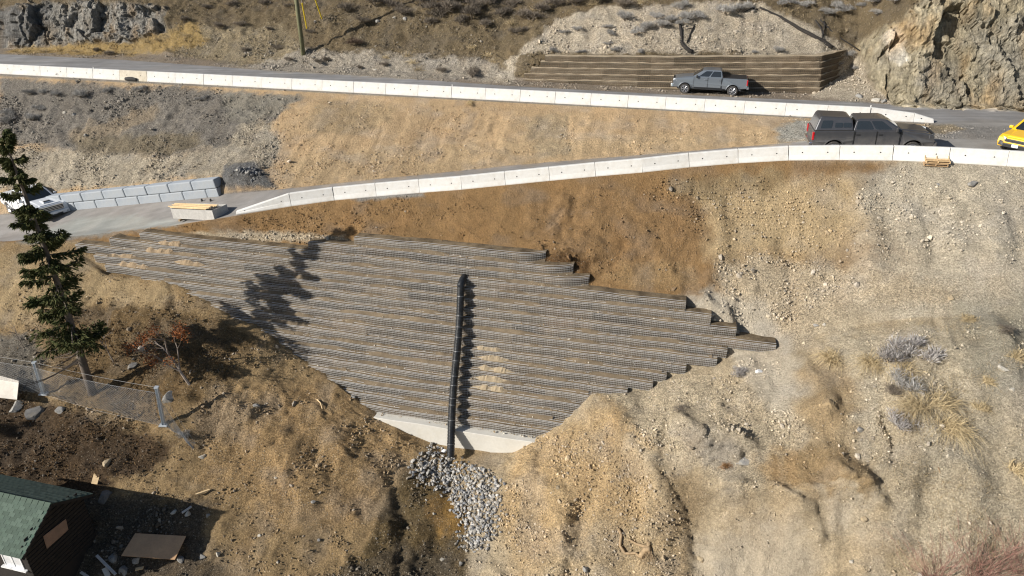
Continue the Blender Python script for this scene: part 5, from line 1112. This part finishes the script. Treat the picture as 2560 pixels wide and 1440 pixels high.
# thin dry grass too plentiful to count
def grass(name, mask, n, L, m, seed, wd=.012):
    rs = np.random.default_rng(seed); w_ = area * vis * mask; idx = rs.choice(len(w_), n, p=w_ / w_.sum()); P = XYZf[idx] + rs.normal(0, .06, (n, 3)) * np.array([1, 1, 0]); d = dome_dirs(n, rs, .9)
    return link(name, blades(P, d, rs.uniform(.4, 1.0, n) * L, wd, .6, name, seed), m, kind='stuff')
gold = np.exp(-((pu - 300) / 260) ** 2 - ((pv - 112) / 30) ** 2)
hm = (IV > 17.15) * (1 - ROCK) * np.clip(1 - PEB / 2.2, 0, 1) * np.clip(.35 + 1.4 * fbm(P3, .5, 3, 200), .02, 1)
grass('hillside_grass', hm, 9000, .34, M_STRAW, 5, .014)
grass('hillside_scrub', hm, 9000, .2, M_STEM, 9, .02)
rg_ = np.exp(-((pu - 2400) / 170) ** 2 - ((pv - 1050) / 200) ** 2) * (IV < 5) + np.exp(-((pu - 2400) / 250) ** 2 - ((pv - 1340) / 130) ** 2) * (IV < 5)
grass('slope_grass', rg_ * np.clip(.3 + 1.5 * fbm(P3, .7, 3, 210), .02, 1), 5200, .34, leaf_mat('slope_straw', (.42, .33, .19), (.27, .22, .15)), 6, .010)
lf = np.exp(-((pu - 330) / 210) ** 2 - ((pv - 880) / 90) ** 2) * (IV < 5) + .8 * np.exp(-((pu - 120) / 260) ** 2 - ((pv - 1110) / 90) ** 2) * (IV < 5)
grass('leaf_litter', lf * np.clip(.3 + 1.5 * fbm(P3, .9, 3, 220), .02, 1), 7000, .17, leaf_mat('litter', (.20, .12, .05), (.10, .065, .035)), 8, .035)
# ------------------------------------------------------------------ trees
def px_of(P):
    x, y, z = P.x, P.y, P.z - CAM_H; dz = y * math.cos(PITCH) - z * math.sin(PITCH)
    return 1280 + FPX * x / dz, 720 + FPX * (-z * math.cos(PITCH) - y * math.sin(PITCH)) / dz
def height_to(P, v):
    h = .5
    while px_of(P + Vector((0, 0, h)))[1] > v and h < 40: h += .05
    return h
def spruce(P, H, label, seed, dens=1.0, bare=.28, spread=1.0, lean=(0, 0)):
    rs = np.random.default_rng(seed); r = random.Random(seed); t = thing('spruce_tree', label, 'tree', P)
    def ax(f): return Vector((lean[0] * f + .12 * math.sin(f * 5) * f, lean[1] * f + .1 * math.sin(f * 4 + 1) * f, H * f))
    b = MB(); b.tube([ax(f) - Vector((0, 0, .3 if f == 0 else 0)) for f in np.linspace(0, 1, 16)], [max(.02, .21 * (1 - f) ** .8 + .012) for f in np.linspace(0, 1, 16)], 9); b.build('trunk', M_BARK, t, smooth=True)
    NP, ND, NL = [], [], []
    n = int(74 * dens)
    for i in range(n):
        f = bare * .5 + (1 - bare * .5) * (i + r.random()) / n
        if f < bare and r.random() < .55: continue
        if r.random() < .12: continue
        L = spread * (2.5 * (1 - f) ** 1.12 + .26) * r.uniform(.4, 1.15) * (1 if f > bare else .9); a = r.uniform(0, 2 * math.pi) if f > bare else r.uniform(2.3, 4.4); p0 = ax(f); L *= 1.25 if f < bare else 1; dirv = Vector((math.cos(a), math.sin(a), 0)); pts = [p0]
        for j in range(1, 7):
            g = j / 6; pts.append(p0 + dirv * L * g + Vector((0, 0, -.30 * L * g + .22 * L * g * g * g + .1 * g)))
        br = MB(); br.tube(pts, [.035 * (1 - g / 7.5) * (.6 + L * .3) for g in range(7)], 4); br.build('branch', M_BARK, t)
        dead = f < bare and r.random() < .6
        if dead: continue
        for j in range(1, 7):
            g = j / 6; c = pts[j]; wide = .44 * L * (1.05 - .75 * abs(g - .45)) * .62
            for _ in range(int(11 * dens) + 3):
                off = r.uniform(-1, 1) * wide; side = Vector((-dirv.y, dirv.x, 0)); q = c + side * off + dirv * r.uniform(-.12, .12) * L + Vector((0, 0, -abs(off) * .25 + r.uniform(-.05, .05)))
                dd = (side * (off / max(wide, .01)) * .8 + dirv * .8 + Vector((r.uniform(-.3, .3), r.uniform(-.3, .3), r.uniform(-.55, .15)))).normalized()
                for _k in range(3):
                    e = Vector((r.gauss(0, .35), r.gauss(0, .35), r.gauss(0, .3))); d2 = (dd + e).normalized(); NP.append(q + d2 * .02); ND.append(d2); NL.append(r.uniform(.12, .27))
    o = link('foliage', blades(np.array([tuple(p) for p in NP]), np.array([tuple(d) for d in ND]), np.array(NL), .06, .5, 'foliage', seed), M_NEEDLE, t)
    return t
pb_ = spot(232, 985); spruce(pb_, height_to(pb_, 326), 'tall sparse spruce rising over the left side of the photo', 4, 1.4, .22, 1.08)
def bare_tree(P, H, label, seed, lean, leaves=None, name='bare_tree', r0=.09, depth=4, cat='tree', spread=.6):
    r = random.Random(seed); t = thing(name, label, cat, P); b = MB(); tips = []
    def grow(p, d, L, rad, lev):
        pts = [p]; dd = d.copy()
        for i in range(4):
            dd = (dd + Vector((r.gauss(0, .12), r.gauss(0, .12), r.gauss(0, .08) + .03))).normalized(); pts.append(pts[-1] + dd * L / 4)
        b.tube(pts, [rad * (1 - .45 * i / 4) for i in range(5)], 6 if lev < 2 else 3, lev < 2)
        if lev >= depth: tips.extend(pts[1:]); return
        for k in range(r.choice((2, 3, 3)) if lev else 4):
            i = r.randint(2, 4); nd = (dd + Vector((r.gauss(0, spread), r.gauss(0, spread), r.gauss(0, spread * .6)))).normalized(); grow(pts[i], nd, L * r.uniform(.5, .78), rad * .55, lev + 1)
    grow(Vector((0, 0, -.1)), Vector(lean).normalized(), H * .45, r0, 0); b.build('branches', M_TWIG, t)
    if leaves is not None:
        rs = np.random.default_rng(seed); c = np.array([tuple(x) for x in tips]); cl = c[rs.choice(len(c), max(6, len(c) // 14))]; k = rs.integers(0, len(cl), 1500); P_ = cl[k] + rs.normal(0, .17, (1500, 3))
        link('leaves', blades(P_, dome_dirs(1500, rs), rs.uniform(.05, .12, 1500), .045, .5, 'leaves', seed), leaves, t)
    return t
bare_tree(spot(475, 960), 4.3, 'small leaning bare tree with clumps of rusty leaves at left', 12, (-.30, .05, 1), M_RUST, depth=4, r0=.085)
bare_tree(spot(285, 905), 3.0, 'dark leafless shrub between the spruce and the rusty leaved tree', 15, (-.2, .0, 1), None, 'leafless_shrub', .035, 3, 'shrub', .5)
bare_tree(spot(60, 870), 2.4, 'grey leafless bush behind the fence at the left edge', 17, (.1, .0, 1), None, 'leafless_bush', .03, 3, 'shrub', .5)
spruce(Vector((-41, 22.5, drop(-41, 22.5))), 15, 'spruce standing outside the left edge that throws shade on the dark slope', 21, 1.0, .12, 1.2)
bare_tree(Vector((-26.5, 17.2, drop(-26.5, 17.2))), 12.5, 'bare tree outside the lower left corner throwing streaky shade on the mound', 23, (.05, .05, 1), None, 'bare_tree', .16, 4)
# red twigged bush, bottom right
for i, (u, v, n, lab) in enumerate([(2335, 1450, 70, 'red twigged bush at the bottom edge, left of the red pair'), (2440, 1448, 100, 'densest red twigged bush in the lower right corner'), (2545, 1430, 60, 'red twigged bush at the very right edge')]):
    p = spot(u, v); rs = np.random.default_rng(i + 70); t = thing('red_twig_bush', lab, 'shrub', p, group='red twigged bushes'); b = MB(); r = random.Random(i + 3)
    for _ in range(n):
        a = r.uniform(0, 6.3); o_ = r.uniform(.2, 1.0); d = Vector((math.cos(a) * o_, math.sin(a) * o_, r.uniform(.5, 1.1))).normalized(); q = Vector((r.gauss(0, .22), r.gauss(0, .22), 0)); L = r.uniform(.8, 2.5); pts = [q]
        for j in range(4): d = (d + Vector((r.gauss(0, .1), r.gauss(0, .1), .06))).normalized(); pts.append(pts[-1] + d * L / 4)
        b.tube(pts, [.008, .007, .006, .0045, .003], 3, False)
        for _k in range(2):
            e = (d + Vector((r.gauss(0, .5), r.gauss(0, .5), r.gauss(0, .3)))).normalized(); j = r.randint(2, 3); b.tube([pts[j], pts[j] + e * L * .25, pts[j] + e * L * .4], [.005, .004, .002], 3, False)
    b.build('twigs', M_RED, t)
# exposed roots
t = thing('exposed_roots', 'washed out stump with looping tan roots at the bottom edge', 'roots', spot(1600, 1390)); o0 = Vector(t.location); M_ROOT = mat('root_wood', (.30, .215, .125), .85, var=.25, scale=6, bump=.5, dirt=((.16, .11, .07), .6, 4))
def strand(pp, r0, r1, lift=.08): 
    pts = [spot(u, v) - o0 + Vector((0, 0, lift + l)) for u, v, l in pp]; fine = []
    for a, c in zip(pts[:-1], pts[1:]): fine += [a.lerp(c, f) for f in (0, .33, .67)]
    fine.append(pts[-1]); return MB().tube(fine, list(np.linspace(r0, r1, len(fine))), 7)
strand([(1546, 1326, 0), (1553, 1345, .1), (1549, 1372, .12), (1562, 1392, .12), (1588, 1392, .15), (1602, 1402, .1)], .075, .06).build('root', M_ROOT, t, smooth=True)
strand([(1572, 1352, .0), (1590, 1368, .12), (1618, 1378, .15), (1622, 1362, .1)], .05, .09).build('root', M_ROOT, t, smooth=True)
strand([(1600, 1400, .1), (1612, 1385, .2), (1625, 1380, .1)], .13, .12).build('stump', M_ROOT, t, smooth=True)
rt = MB(); r = random.Random(5)
for i in range(46):
    u0, v0 = 1604 + r.uniform(0, 24), 1376 + r.uniform(0, 14); q = spot(u0, v0) - o0 + Vector((0, 0, .15)); e = Vector((r.uniform(-.45, .5), -r.uniform(.25, .7), -r.uniform(.25, .9))); rt.tube([q, q + e * .4 + Vector((0, 0, .08)), q + e], [.014, .011, .004], 4, False)
rt.build('fine_roots', M_ROOT, t)
# near-black forking tubes laid along the gravel cone
M_NEARBLACK = mat('near_black', (.022, .019, .017), .95, var=.3, bump=.5)
def forked_tubes(label, arms):
    q0 = spot(*arms[0][0][0]); t = thing('dark_fork', label, 'dark_tube', q0, group='near-black tubes on the gravel cone')
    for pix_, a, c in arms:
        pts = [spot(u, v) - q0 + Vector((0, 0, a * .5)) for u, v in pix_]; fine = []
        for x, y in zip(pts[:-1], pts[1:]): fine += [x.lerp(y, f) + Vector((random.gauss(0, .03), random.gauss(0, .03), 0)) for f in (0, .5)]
        fine.append(pts[-1]); MB().tube(fine, list(np.linspace(a, c, len(fine))), 7).build('dark_tube' if a > .1 else 'thin_dark_tube', M_NEARBLACK, t, smooth=True)
forked_tubes('near-black forked tube lying above the silver pickup', [([(1700, 58), (1703, 85), (1703, 108), (1714, 122), (1730, 133)], .10, .15), ([(1738, 62), (1728, 85), (1716, 108)], .05, .07), ([(1730, 70), (1712, 76)], .03, .05)])
forked_tubes('long near-black tube running down to the right end of the terraced wall', [([(1900, 20), (1930, 34), (1965, 52), (2000, 74), (2035, 93), (2058, 105), (2080, 122)], .07, .17), ([(2040, 52), (2052, 70), (2056, 98)], .05, .08), ([(2050, 50), (2078, 78), (2105, 98), (2150, 128)], .05, .04), ([(2062, 55), (2060, 75), (2058, 88)], .06, .08), ([(1895, 25), (1880, 20), (1858, 32)], .05, .03)])
# ------------------------------------------------------------------ utility pole and guy guards
M_POLE = mat('treated_pole', (.155, .155, .085), .85, var=.2, scale=3, bump=.3); M_YG = mat('yellow_plastic', (.72, .53, .02), .45)
pp = spot(758, 133); pole = thing('utility_pole', 'greenish wooden utility pole at the top edge', 'pole', pp)
MB().tube([(0, 0, -.5), (0, 0, 4), (-.02, 0, 11)], [.19, .175, .125], 12).build('shaft', M_POLE, pole, smooth=True)
for (u, v, lab) in ((767, 71, 'short yellow guy wire guard next to the utility pole'), (805, 47, 'longer yellow guy wire guard right of the utility pole')):
    a = spot(u, v); top = pp + Vector((0, 0, 10.2)); d = (top - a).normalized(); t = thing('guy_guard', lab, 'guy guard', a, group='yellow guy guards'); MB().tube([d * -.1, d * 2.3], .055, 8).build('guard', M_YG, t); MB().tube([d * 2.2, top - a], .012, 4).build('guy_wire', M_WIRE, t)
# ------------------------------------------------------------------ rockfall fence at left
fn = thing('catch_fence', 'galvanised rockfall fence with wire net below the spruce', 'fence', spot(250, 1025)); f0 = Vector(fn.location)
M_GALV = mat('galvanised_post', (.48, .52, .56), .5, .2, var=.1, scale=6); M_CABLE = mat('steel_cable', (.22, .22, .22), .6, .2); M_NET = mat('net_wire', (.30, .31, .32), .5, .3)
P1, P2 = spot(110, 986), spot(410, 1064); T1, T2 = P1 + Vector((.10, .0, 2.05)), P2 + Vector((.16, .0, 2.4)); P0 = spot(-180, 930); T0 = P0 + Vector((.1, 0, 2.0))
for a, c in ((P1, T1), (P2, T2), (P0, T0)):
    d = (c - a).normalized(); x = d.cross(Vector((0, 1, 0))).normalized(); y = d.cross(x); Mx = Matrix((x, y, d)).transposed(); L = (c - a).length; m = a.lerp(c, .5) - f0
    b = MB()
    for dx, sx, sy in ((-.065, .014, .15), (.065, .014, .15), (0, .13, .012)): b.box(tuple(m + Mx @ Vector((dx, 0, 0))), (sx, sy, L), Mx)
    po = b.build('post', M_GALV, fn); MB().box(tuple(a - f0 + Vector((0, 0, .05))), (.42, .3, .06)).build('base_plate', M_GALV, po); MB().box(tuple(c - f0), (.2, .2, .05), Mx).build('cap', M_GALV, po)
def sag(a, c, s, n=18): return [a.lerp(c, i / n) - f0 - Vector((0, 0, s * 4 * (i / n) * (1 - i / n))) for i in range(n + 1)]
E2_ = spot(490, 1112) + Vector((0, 0, .1)); lo = [P0 + Vector((0, -.1, .12)), P1 + Vector((0, -.12, .10)), spot(240, 1030) + Vector((0, 0, .12)), P2 + Vector((0, -.1, .06)), E2_]
fw = Vector((.0, -.28, -.12))
for a, c, s in ((T0, T1, .06), (T1, T2, .10), (T2, E2_, .02)):
    MB().tube(sag(a, c, s), .007, 5).build('cable', M_CABLE, fn); MB().tube(sag(a + fw, c + fw, s * 1.3), .007, 5).build('cable', M_CABLE, fn)
for a, c in zip(lo[:-1], lo[1:]): MB().tube(sag(a, c, .0, 6), .006, 5).build('cable', M_CABLE, fn)
def net(a0, a1, b0, b1, n, m, belly):
    b = MB(); r = random.Random(n)
    def P(u, v):
        p = a0.lerp(a1, u).lerp(b0.lerp(b1, u), v) - f0 + fw * (1 - v); return p + Vector((0, -belly * math.sin(math.pi * v) * (.7 + .3 * math.sin(u * 9)), .05 * math.sin(u * 14) * v - .1 * math.sin(math.pi * u) * (1 - v)))
    for i in range(-m, n):
        for sgn in (0, 1):
            pts = []
            for j in range(m + 1):
                u = (i + j) / n if sgn == 0 else (i + m - j) / n
                if 0 <= u <= 1: pts.append(P(u, j / m))
            if len(pts) > 1: b.tube(pts, .0047, 3, False)
    return b.build('wire_net', M_NET, fn, kind='stuff')
net(T0, T1, lo[0], lo[1], 34, 16, .15); net(T1, T2, lo[1], lo[3], 58, 18, .3); net(T2, E2_, P2, E2_ - Vector((0, 0, .05)), 12, 14, .2)
# ------------------------------------------------------------------ board shapes
def slab_px(name, corners, zs, thick, m, label, cat, group=None):
    pts = [W(*at_z(u, v, z)) for (u, v), z in zip(corners, zs)]; n = (pts[1] - pts[0]).cross(pts[3] - pts[0]).normalized(); n = n if n.z > 0 else -n
    b = MB(); b.loft([[p - n * thick for p in pts], pts]); o = b.build(name, m); return tag(o, label, cat, group)
M_PLY = mat('plywood', (.50, .31, .17), .7, var=.12, scale=1.5, bump=.1, dirt=((.36, .23, .13), .5, 2)); M_PLYW = mat('weathered_panel', (.62, .57, .50), .75, var=.08, dirt=((.4, .36, .3), .4, 2)); M_PINE = mat('pine_board', (.66, .49, .28), .7, var=.14, scale=5); M_GREYB = mat('grey_board', (.42, .41, .40), .8, var=.15)
def zc(u, v, up): return spot(u, v).z + up
zz = zc(385, 1365, .30)
slab_px('plywood_sheet', [(338, 1333), (465, 1340), (437, 1399), (303, 1389)], [zz + .12, zz + .05, zz - .12, zz - .05], .02, M_PLY, 'large plywood sheet lying flat on rocks beside the house', 'plywood sheet')
zz = zc(20, 985, .5)
slab_px('pale_board', [(-20, 934), (47, 952), (42, 999), (-20, 992)], [zz + .35, zz + .35, zz - .2, zz - .2], .03, M_PLYW, 'pale board leaning behind the fence net at the left edge', 'board')
zz = zc(240, 1195, .05); slab_px('short_board', [(235, 1182), (251, 1183), (243, 1210), (228, 1208)], [zz + .06, zz + .06, zz, zz], .03, M_PINE, 'short pale board on the dark slope above the house', 'board')
def stick(name, uv0, uv1, wd, th, m, label, cat='board', lift=(.1, .1)):
    a, c = spot(*uv0) + Vector((0, 0, lift[0])), spot(*uv1) + Vector((0, 0, lift[1])); d = (c - a); L = d.length; d.normalize(); y = Vector((-d.y, d.x, 0)).normalized(); z = d.cross(y); Mx = Matrix((d, y, z)).transposed()
    o = MB().box((0, 0, 0), (L, wd, th), Mx).build(name, m); o.location = (a + c) / 2; return tag(o, label, cat)
stick('lumber', (245, 1398), (292, 1444), .12, .05, M_GREYB, 'long pale grey board lying at the bottom edge', lift=(.25, .2)); stick('lumber', (262, 1424), (272, 1445), .22, .03, M_PLYW, 'white broken board beside the long grey board'); stick('lumber', (203, 1434), (222, 1446), .12, .03, M_PLYW, 'small white board end at the bottom edge left of the long board')
stick('lumber', (490, 1240), (525, 1228), .09, .06, M_PINE, 'pale stick above the tip of the house shadow', 'stick'); stick('lumber', (456, 1286), (480, 1270), .1, .06, M_GREYB, 'grey stick in the house shadow tip', 'stick'); stick('stick', (2345, 1170), (2358, 1208), .035, .03, M_ROOT, 'thin dark stick on the lower right slope', 'stick', (.04, .04)); stick('lumber', (340, 1427), (360, 1423), .16, .03, M_PINE, 'little pale board below the plywood sheet')
t = strand([(793, 1000, 0), (802, 1010, .03), (806, 1024, 0)], .035, .025, .04); o = bpy.data.objects.new('root_stick', t.mesh('root_stick', True)); C.objects.link(o); o.data.materials.append(M_PINE); o.location = o0; tag(o, 'curved pale root stick on the mound below the wall', 'stick')
for u, v, lab in ((1897, 932, 'crumpled white scrap on the slope below the right wall end'), (1110, 1130, 'white scrap tucked beside the pipe foot')):
    p = spot(u, v); b = boulder_mesh(int(u), 2, 5); o = link('white_scrap', b, mat('white_plastic_%d' % u, (.8, .8, .8), .5)); o.location = p + Vector((0, 0, .06)); o.scale = (.2, .1, .13); tag(o, lab, 'scrap')
# ------------------------------------------------------------------ plywood box with planks, lower road
a, c = spot(436, 556), spot(537, 551); z0 = min(a.z, c.z); x = (c - a); x.z = x.z * .6; Lb = x.length; hd = x.normalized(); M_BOXW = mat('grey_plywood', (.42, .41, .39), .8, var=.16, scale=1.3, bump=.12, dirt=((.24, .23, .22), .5, 1.6))
bxm = rig((a + c) / 2 + Vector((0, 0, .12)), hd); box = thing('plywood_box', 'weathered grey plywood box on skids at the road edge', 'box', M=bxm)
Db, Hb = 1.15, .62
for nm, cc, dd in (('side_panel', (0, .02, Hb / 2), (Lb, .03, Hb)), ('side_panel', (0, Db, Hb / 2), (Lb, .03, Hb)), ('end_panel', (Lb / 2 - .016, Db / 2 + .01, Hb / 2), (.03, Db - .05, Hb)), ('end_panel', (-Lb / 2 + .016, Db / 2 + .01, Hb / 2), (.03, Db - .05, Hb)), ('floor_panel', (0, Db / 2, .1), (Lb - .08, Db - .05, .03))):
    MB().box(cc, dd).build(nm, M_BOXW, box)
for xx in (-.32, .28): MB().box((xx * Lb, Db / 2 - .05, -.06), (.12, Db + .2, .11)).build('skid', M_ROOT, box)
for i in range(9):
    yy = .10 + .088 * i; o = MB().box((0, 0, 0), (Lb * random.uniform(.86, 1.06), .085, .04)).build('plank', M_PINE); o.matrix_world = bxm @ Matrix.Translation((-.10 * Lb + random.uniform(-.08, .08), yy, Hb + .045 + (.042 if i % 3 == 1 else 0) + random.uniform(0, .004))) @ Matrix.Rotation(random.uniform(-.02, .02), 4, 'Z')
    tag(o, 'pale plank lying on the grey plywood box, %s from the box front' % ORD[i], 'plank', 'planks on the plywood box')
for i, u in enumerate((505, 527)):
    p = spot(u, 503); o = MB().tube([(0, 0, 0), (0, 0, .16)], [.07, .05], 10).build('rubber_foot', M_BLACK); o.location = p; tag(o, 'small dark peg on the road behind the plywood box, %s one' % ('left', 'right')[i], 'peg', 'dark pegs behind the box')
# ------------------------------------------------------------------ pallets by the lower barrier
M_PAL = mat('pallet_wood', (.56, .40, .22), .75, var=.2, scale=4); M_PAL2 = mat('old_pallet_wood', (.40, .27, .15), .8, var=.2, scale=4)
def pallet(Mx, m, label):
    t = thing('pallet', label, 'pallet', group='wooden pallets by the lower barrier', M=Mx)
    for i in range(7): MB().box((-.52 + .173 * i, 0, .125), (.095, 1.2, .02)).build('deck_board', m, t)
    for y in (-.58, 0, .58):
        pr = [(-.57, 0.02), (-.57, .115), (.57, .115), (.57, .02), (.42, .02), (.38, .06), (.22, .06), (.18, .02), (-.18, .02), (-.22, .06), (-.38, .06), (-.42, .02)]
        b = MB(); b.loft([[(px_, y - .019, pz_) for px_, pz_ in pr], [(px_, y + .019, pz_) for px_, pz_ in pr]]); b.build('stringer', m, t)
    for i in (-.5, 0, .5): MB().box((i, 0, .01), (.095, 1.2, .02)).build('bottom_board', m, t)
    return t
q = spot(2338, 415); hx = (lbp[15] - lbp[14]).normalized(); hy = Vector((-hx.y, hx.x, 0)).normalized()
def pm(P, tilt=0, tw=0.0): return rig(P, hx, .9) @ Matrix.Rotation(tw, 4, 'Z') @ Matrix.Rotation(R(90), 4, 'Z') @ Matrix.Rotation(tilt, 4, 'Y')
pallet(pm(q + hy * .36 + Vector((0, 0, .02))), M_PAL2, 'lowest flat brown pallet in front of the lower barrier'); pallet(pm(q + hy * .38 + hx * .06 + Vector((0, 0, .17)), 0, .03), M_PAL, 'upper flat pallet of the stack before the lower barrier')
fb = lbp[14].lerp(lbp[15], .76)
pallet(pm(q + hy * .46 + hx * .02 + Vector((0, 0, .50)), R(-20)) @ Matrix.Rotation(R(180), 4, 'X'), M_PAL, 'pale upside down pallet tilted on top of the pallet stack by the lower barrier')
# ------------------------------------------------------------------ house at the lower left
ZE, ZR = -13.05, -11.83
E1, E2, RD = W(*at_z(55, 1397, ZE)), W(*at_z(232, 1235, ZE)), W(*at_z(133, 1257, ZR)); ydir = Vector((E2.x - E1.x, E2.y - E1.y, 0)).normalized(); wd2 = (E2 - E1).length / 2; xdir = Vector((ydir.y, -ydir.x, 0))
mid = (E1 + E2) / 2; hM = Matrix((xdir, ydir, Vector((0, 0, 1)))).transposed().to_4x4(); hM.translation = Vector((mid.x, mid.y, ZE)); LH, RH = 5.5, ZR - ZE
hs = thing('house', 'small house with green shingled gable roof in the lower left corner', 'house', M=hM)
M_CLAD = mat('dark_cladding', (.016, .013, .011), .9, var=.3, scale=3, bump=.6, bscale=14); M_ROOF = mat('roof_deck', (.055, .10, .075), .9, var=.1)
gz = -3.4
b = MB(); wi = wd2 - .32; sl_ = RH / wd2; hw_ = RH - .32 * sl_ * 0 - .12
b.loft([[(-LH, -wi, gz), (-LH, wi, gz), (-LH, wi, .32 * sl_ - .08), (-LH, 0, RH - .08), (-LH, -wi, .32 * sl_ - .08)], [(-.28, -wi, gz), (-.28, wi, gz), (-.28, wi, .32 * sl_ - .08), (-.28, 0, RH - .08), (-.28, -wi, .32 * sl_ - .08)]]); wl = b.build('wall', M_CLAD, hs)
bo = MB()
for j in range(16):
    z = -2.4 + .2 * j; hwid = wi if z < .3 else max(.1, wi * (1 - (z - .3) / (RH - .4)))
    bo.box((-.272, 0, z), (.03, hwid * 2, .17), Matrix.Rotation(R(6), 3, 'Y'))
bo.build('cladding_board', M_CLAD, wl, kind='stuff')
rf = MB(); n_ = Vector((0, -RH, wd2)).normalized()
for sg in (-1, 1):
    nn = Vector((0, sg * RH, wd2)).normalized() * .07
    e, r_ = Vector((0, sg * wd2, 0)), Vector((0, 0, RH)); c4 = [Vector((-LH, 0, 0)) + e, e, r_, r_ + Vector((-LH, 0, 0))]
    rf.loft([[p - nn for p in c4], c4])
roof = rf.build('roof', M_ROOF, hs)
SH = [mat('shingle_%d' % i, c, .92, var=.12, scale=12) for i, c in enumerate([(.078, .115, .088), (.068, .10, .078), (.09, .128, .10), (.062, .092, .07)])]
sw_, sh_ = .31, .165; slen = math.hypot(wd2, RH); shm = MB().box((0, 0, 0), (sw_ - .012, sh_ * 1.25, .012)).mesh('shingle'); shs = []
for m in SH: q_ = shm.copy(); q_.materials.append(m); shs.append(q_)
stf = MB(); cnt = 0
for sg in (-1, 1):
    d = Vector((0, -sg * wd2, RH)).normalized(); nn = Vector((0, sg * RH, wd2)).normalized(); xx_ = Vector((1, 0, 0)); Mx = Matrix((xx_, d, nn)).transposed()
    for j in range(int(slen / sh_)):
        for i in range(int(LH / sw_)):
            x_ = -(i + .5) * sw_ - (sw_ / 2 if j % 2 else 0) - .0
            p = Vector((0, sg * wd2, 0)) + d * (sh_ * (j + .5)) + Vector((min(x_, -sw_ / 2), 0, 0)) + nn * (.014 + .004 * (j % 2)); rot = Mx @ Matrix.Rotation(-.07 if True else 0, 3, 'X')
            if cnt < 300 and x_ > -3.2 and sg == -1 or (cnt < 300 and sg == 1 and x_ > -3.0):
                o = bpy.data.objects.new('shingle', random.choice(shs)); C.objects.link(o); o.parent = roof; Mo = rot.to_4x4(); Mo.translation = p; o.matrix_local = Mo; cnt += 1
            else: stf.box(tuple(p), (sw_ - .012, sh_ * 1.25, .012), rot)
stf.build('roof_shingles', SH[0], roof, kind='stuff')
cp = MB()
for i in range(18): cp.loft([[(-i * .31 - .30, -.14, RH - .075), (-i * .31 - .30, 0, RH + .045), (-i * .31 - .30, .14, RH - .075)], [(-i * .31, -.14, RH - .055), (-i * .31, 0, RH + .06), (-i * .31, .14, RH - .055)]])
cp.build('ridge_cap', SH[3], roof)
for sg in (-1, 1):
    e, r_ = Vector((.012, sg * wd2, -.06)), Vector((.012, 0, RH - .06)); d = (r_ - e).normalized(); nn = Vector((0, sg * RH, wd2)).normalized(); MB().box(tuple((e + r_) / 2 - nn * .02), (.025, (r_ - e).length, .13), Matrix((Vector((1, 0, 0)), d, nn)).transposed()).build('barge_board', M_CLAD, hs)
M_WHITE2 = mat('white_window_frame', (.75, .76, .77), .5)
for i, x0 in enumerate((-1.35, -.85)):
    f = MB()
    for cc, dd in (((x0, -wi - .01, -.42), (.5, .05, .05)), ((x0, -wi - .01, -1.1), (.5, .05, .05)), ((x0 - .23, -wi - .01, -.76), (.05, .05, .7)), ((x0 + .23, -wi - .01, -.76), (.05, .05, .7))): f.box(cc, dd)
    fr = f.build('window', M_WHITE2, hs); MB().box((x0, -wi - .004, -.76), (.42, .02, .64)).build('pane', mat('pale_blind_%d' % i, (.6, .62, .64), .2), fr)
MB().box((-1.1, -wi - .06, -1.16), (1.3, .14, .06)).build('window_sill', M_WHITE2, hs)
# board fixed over the gable
pn = hM @ Vector((-.225, 0, 0)); nx = hM.to_3x3() @ Vector((1, 0, 0))
def on_gable(u, v): d = Vector(sight(u, v)); o_ = Vector((0, 0, CAM_H)); return o_ + d * ((pn - o_).dot(nx) / d.dot(nx))
pts = [on_gable(*c_) for c_ in ((107, 1341), (117, 1372), (170, 1324), (164, 1297))]; b = MB().loft([pts, [p + nx * .02 for p in pts]]); o = b.build('plywood_board', mat('shaded_plywood', (.26, .17, .12), .8, var=.15)); tag(o, 'plywood board leaning on the dark gable wall of the house', 'plywood board')  # plywood colour darkened to carry the shade on the gable
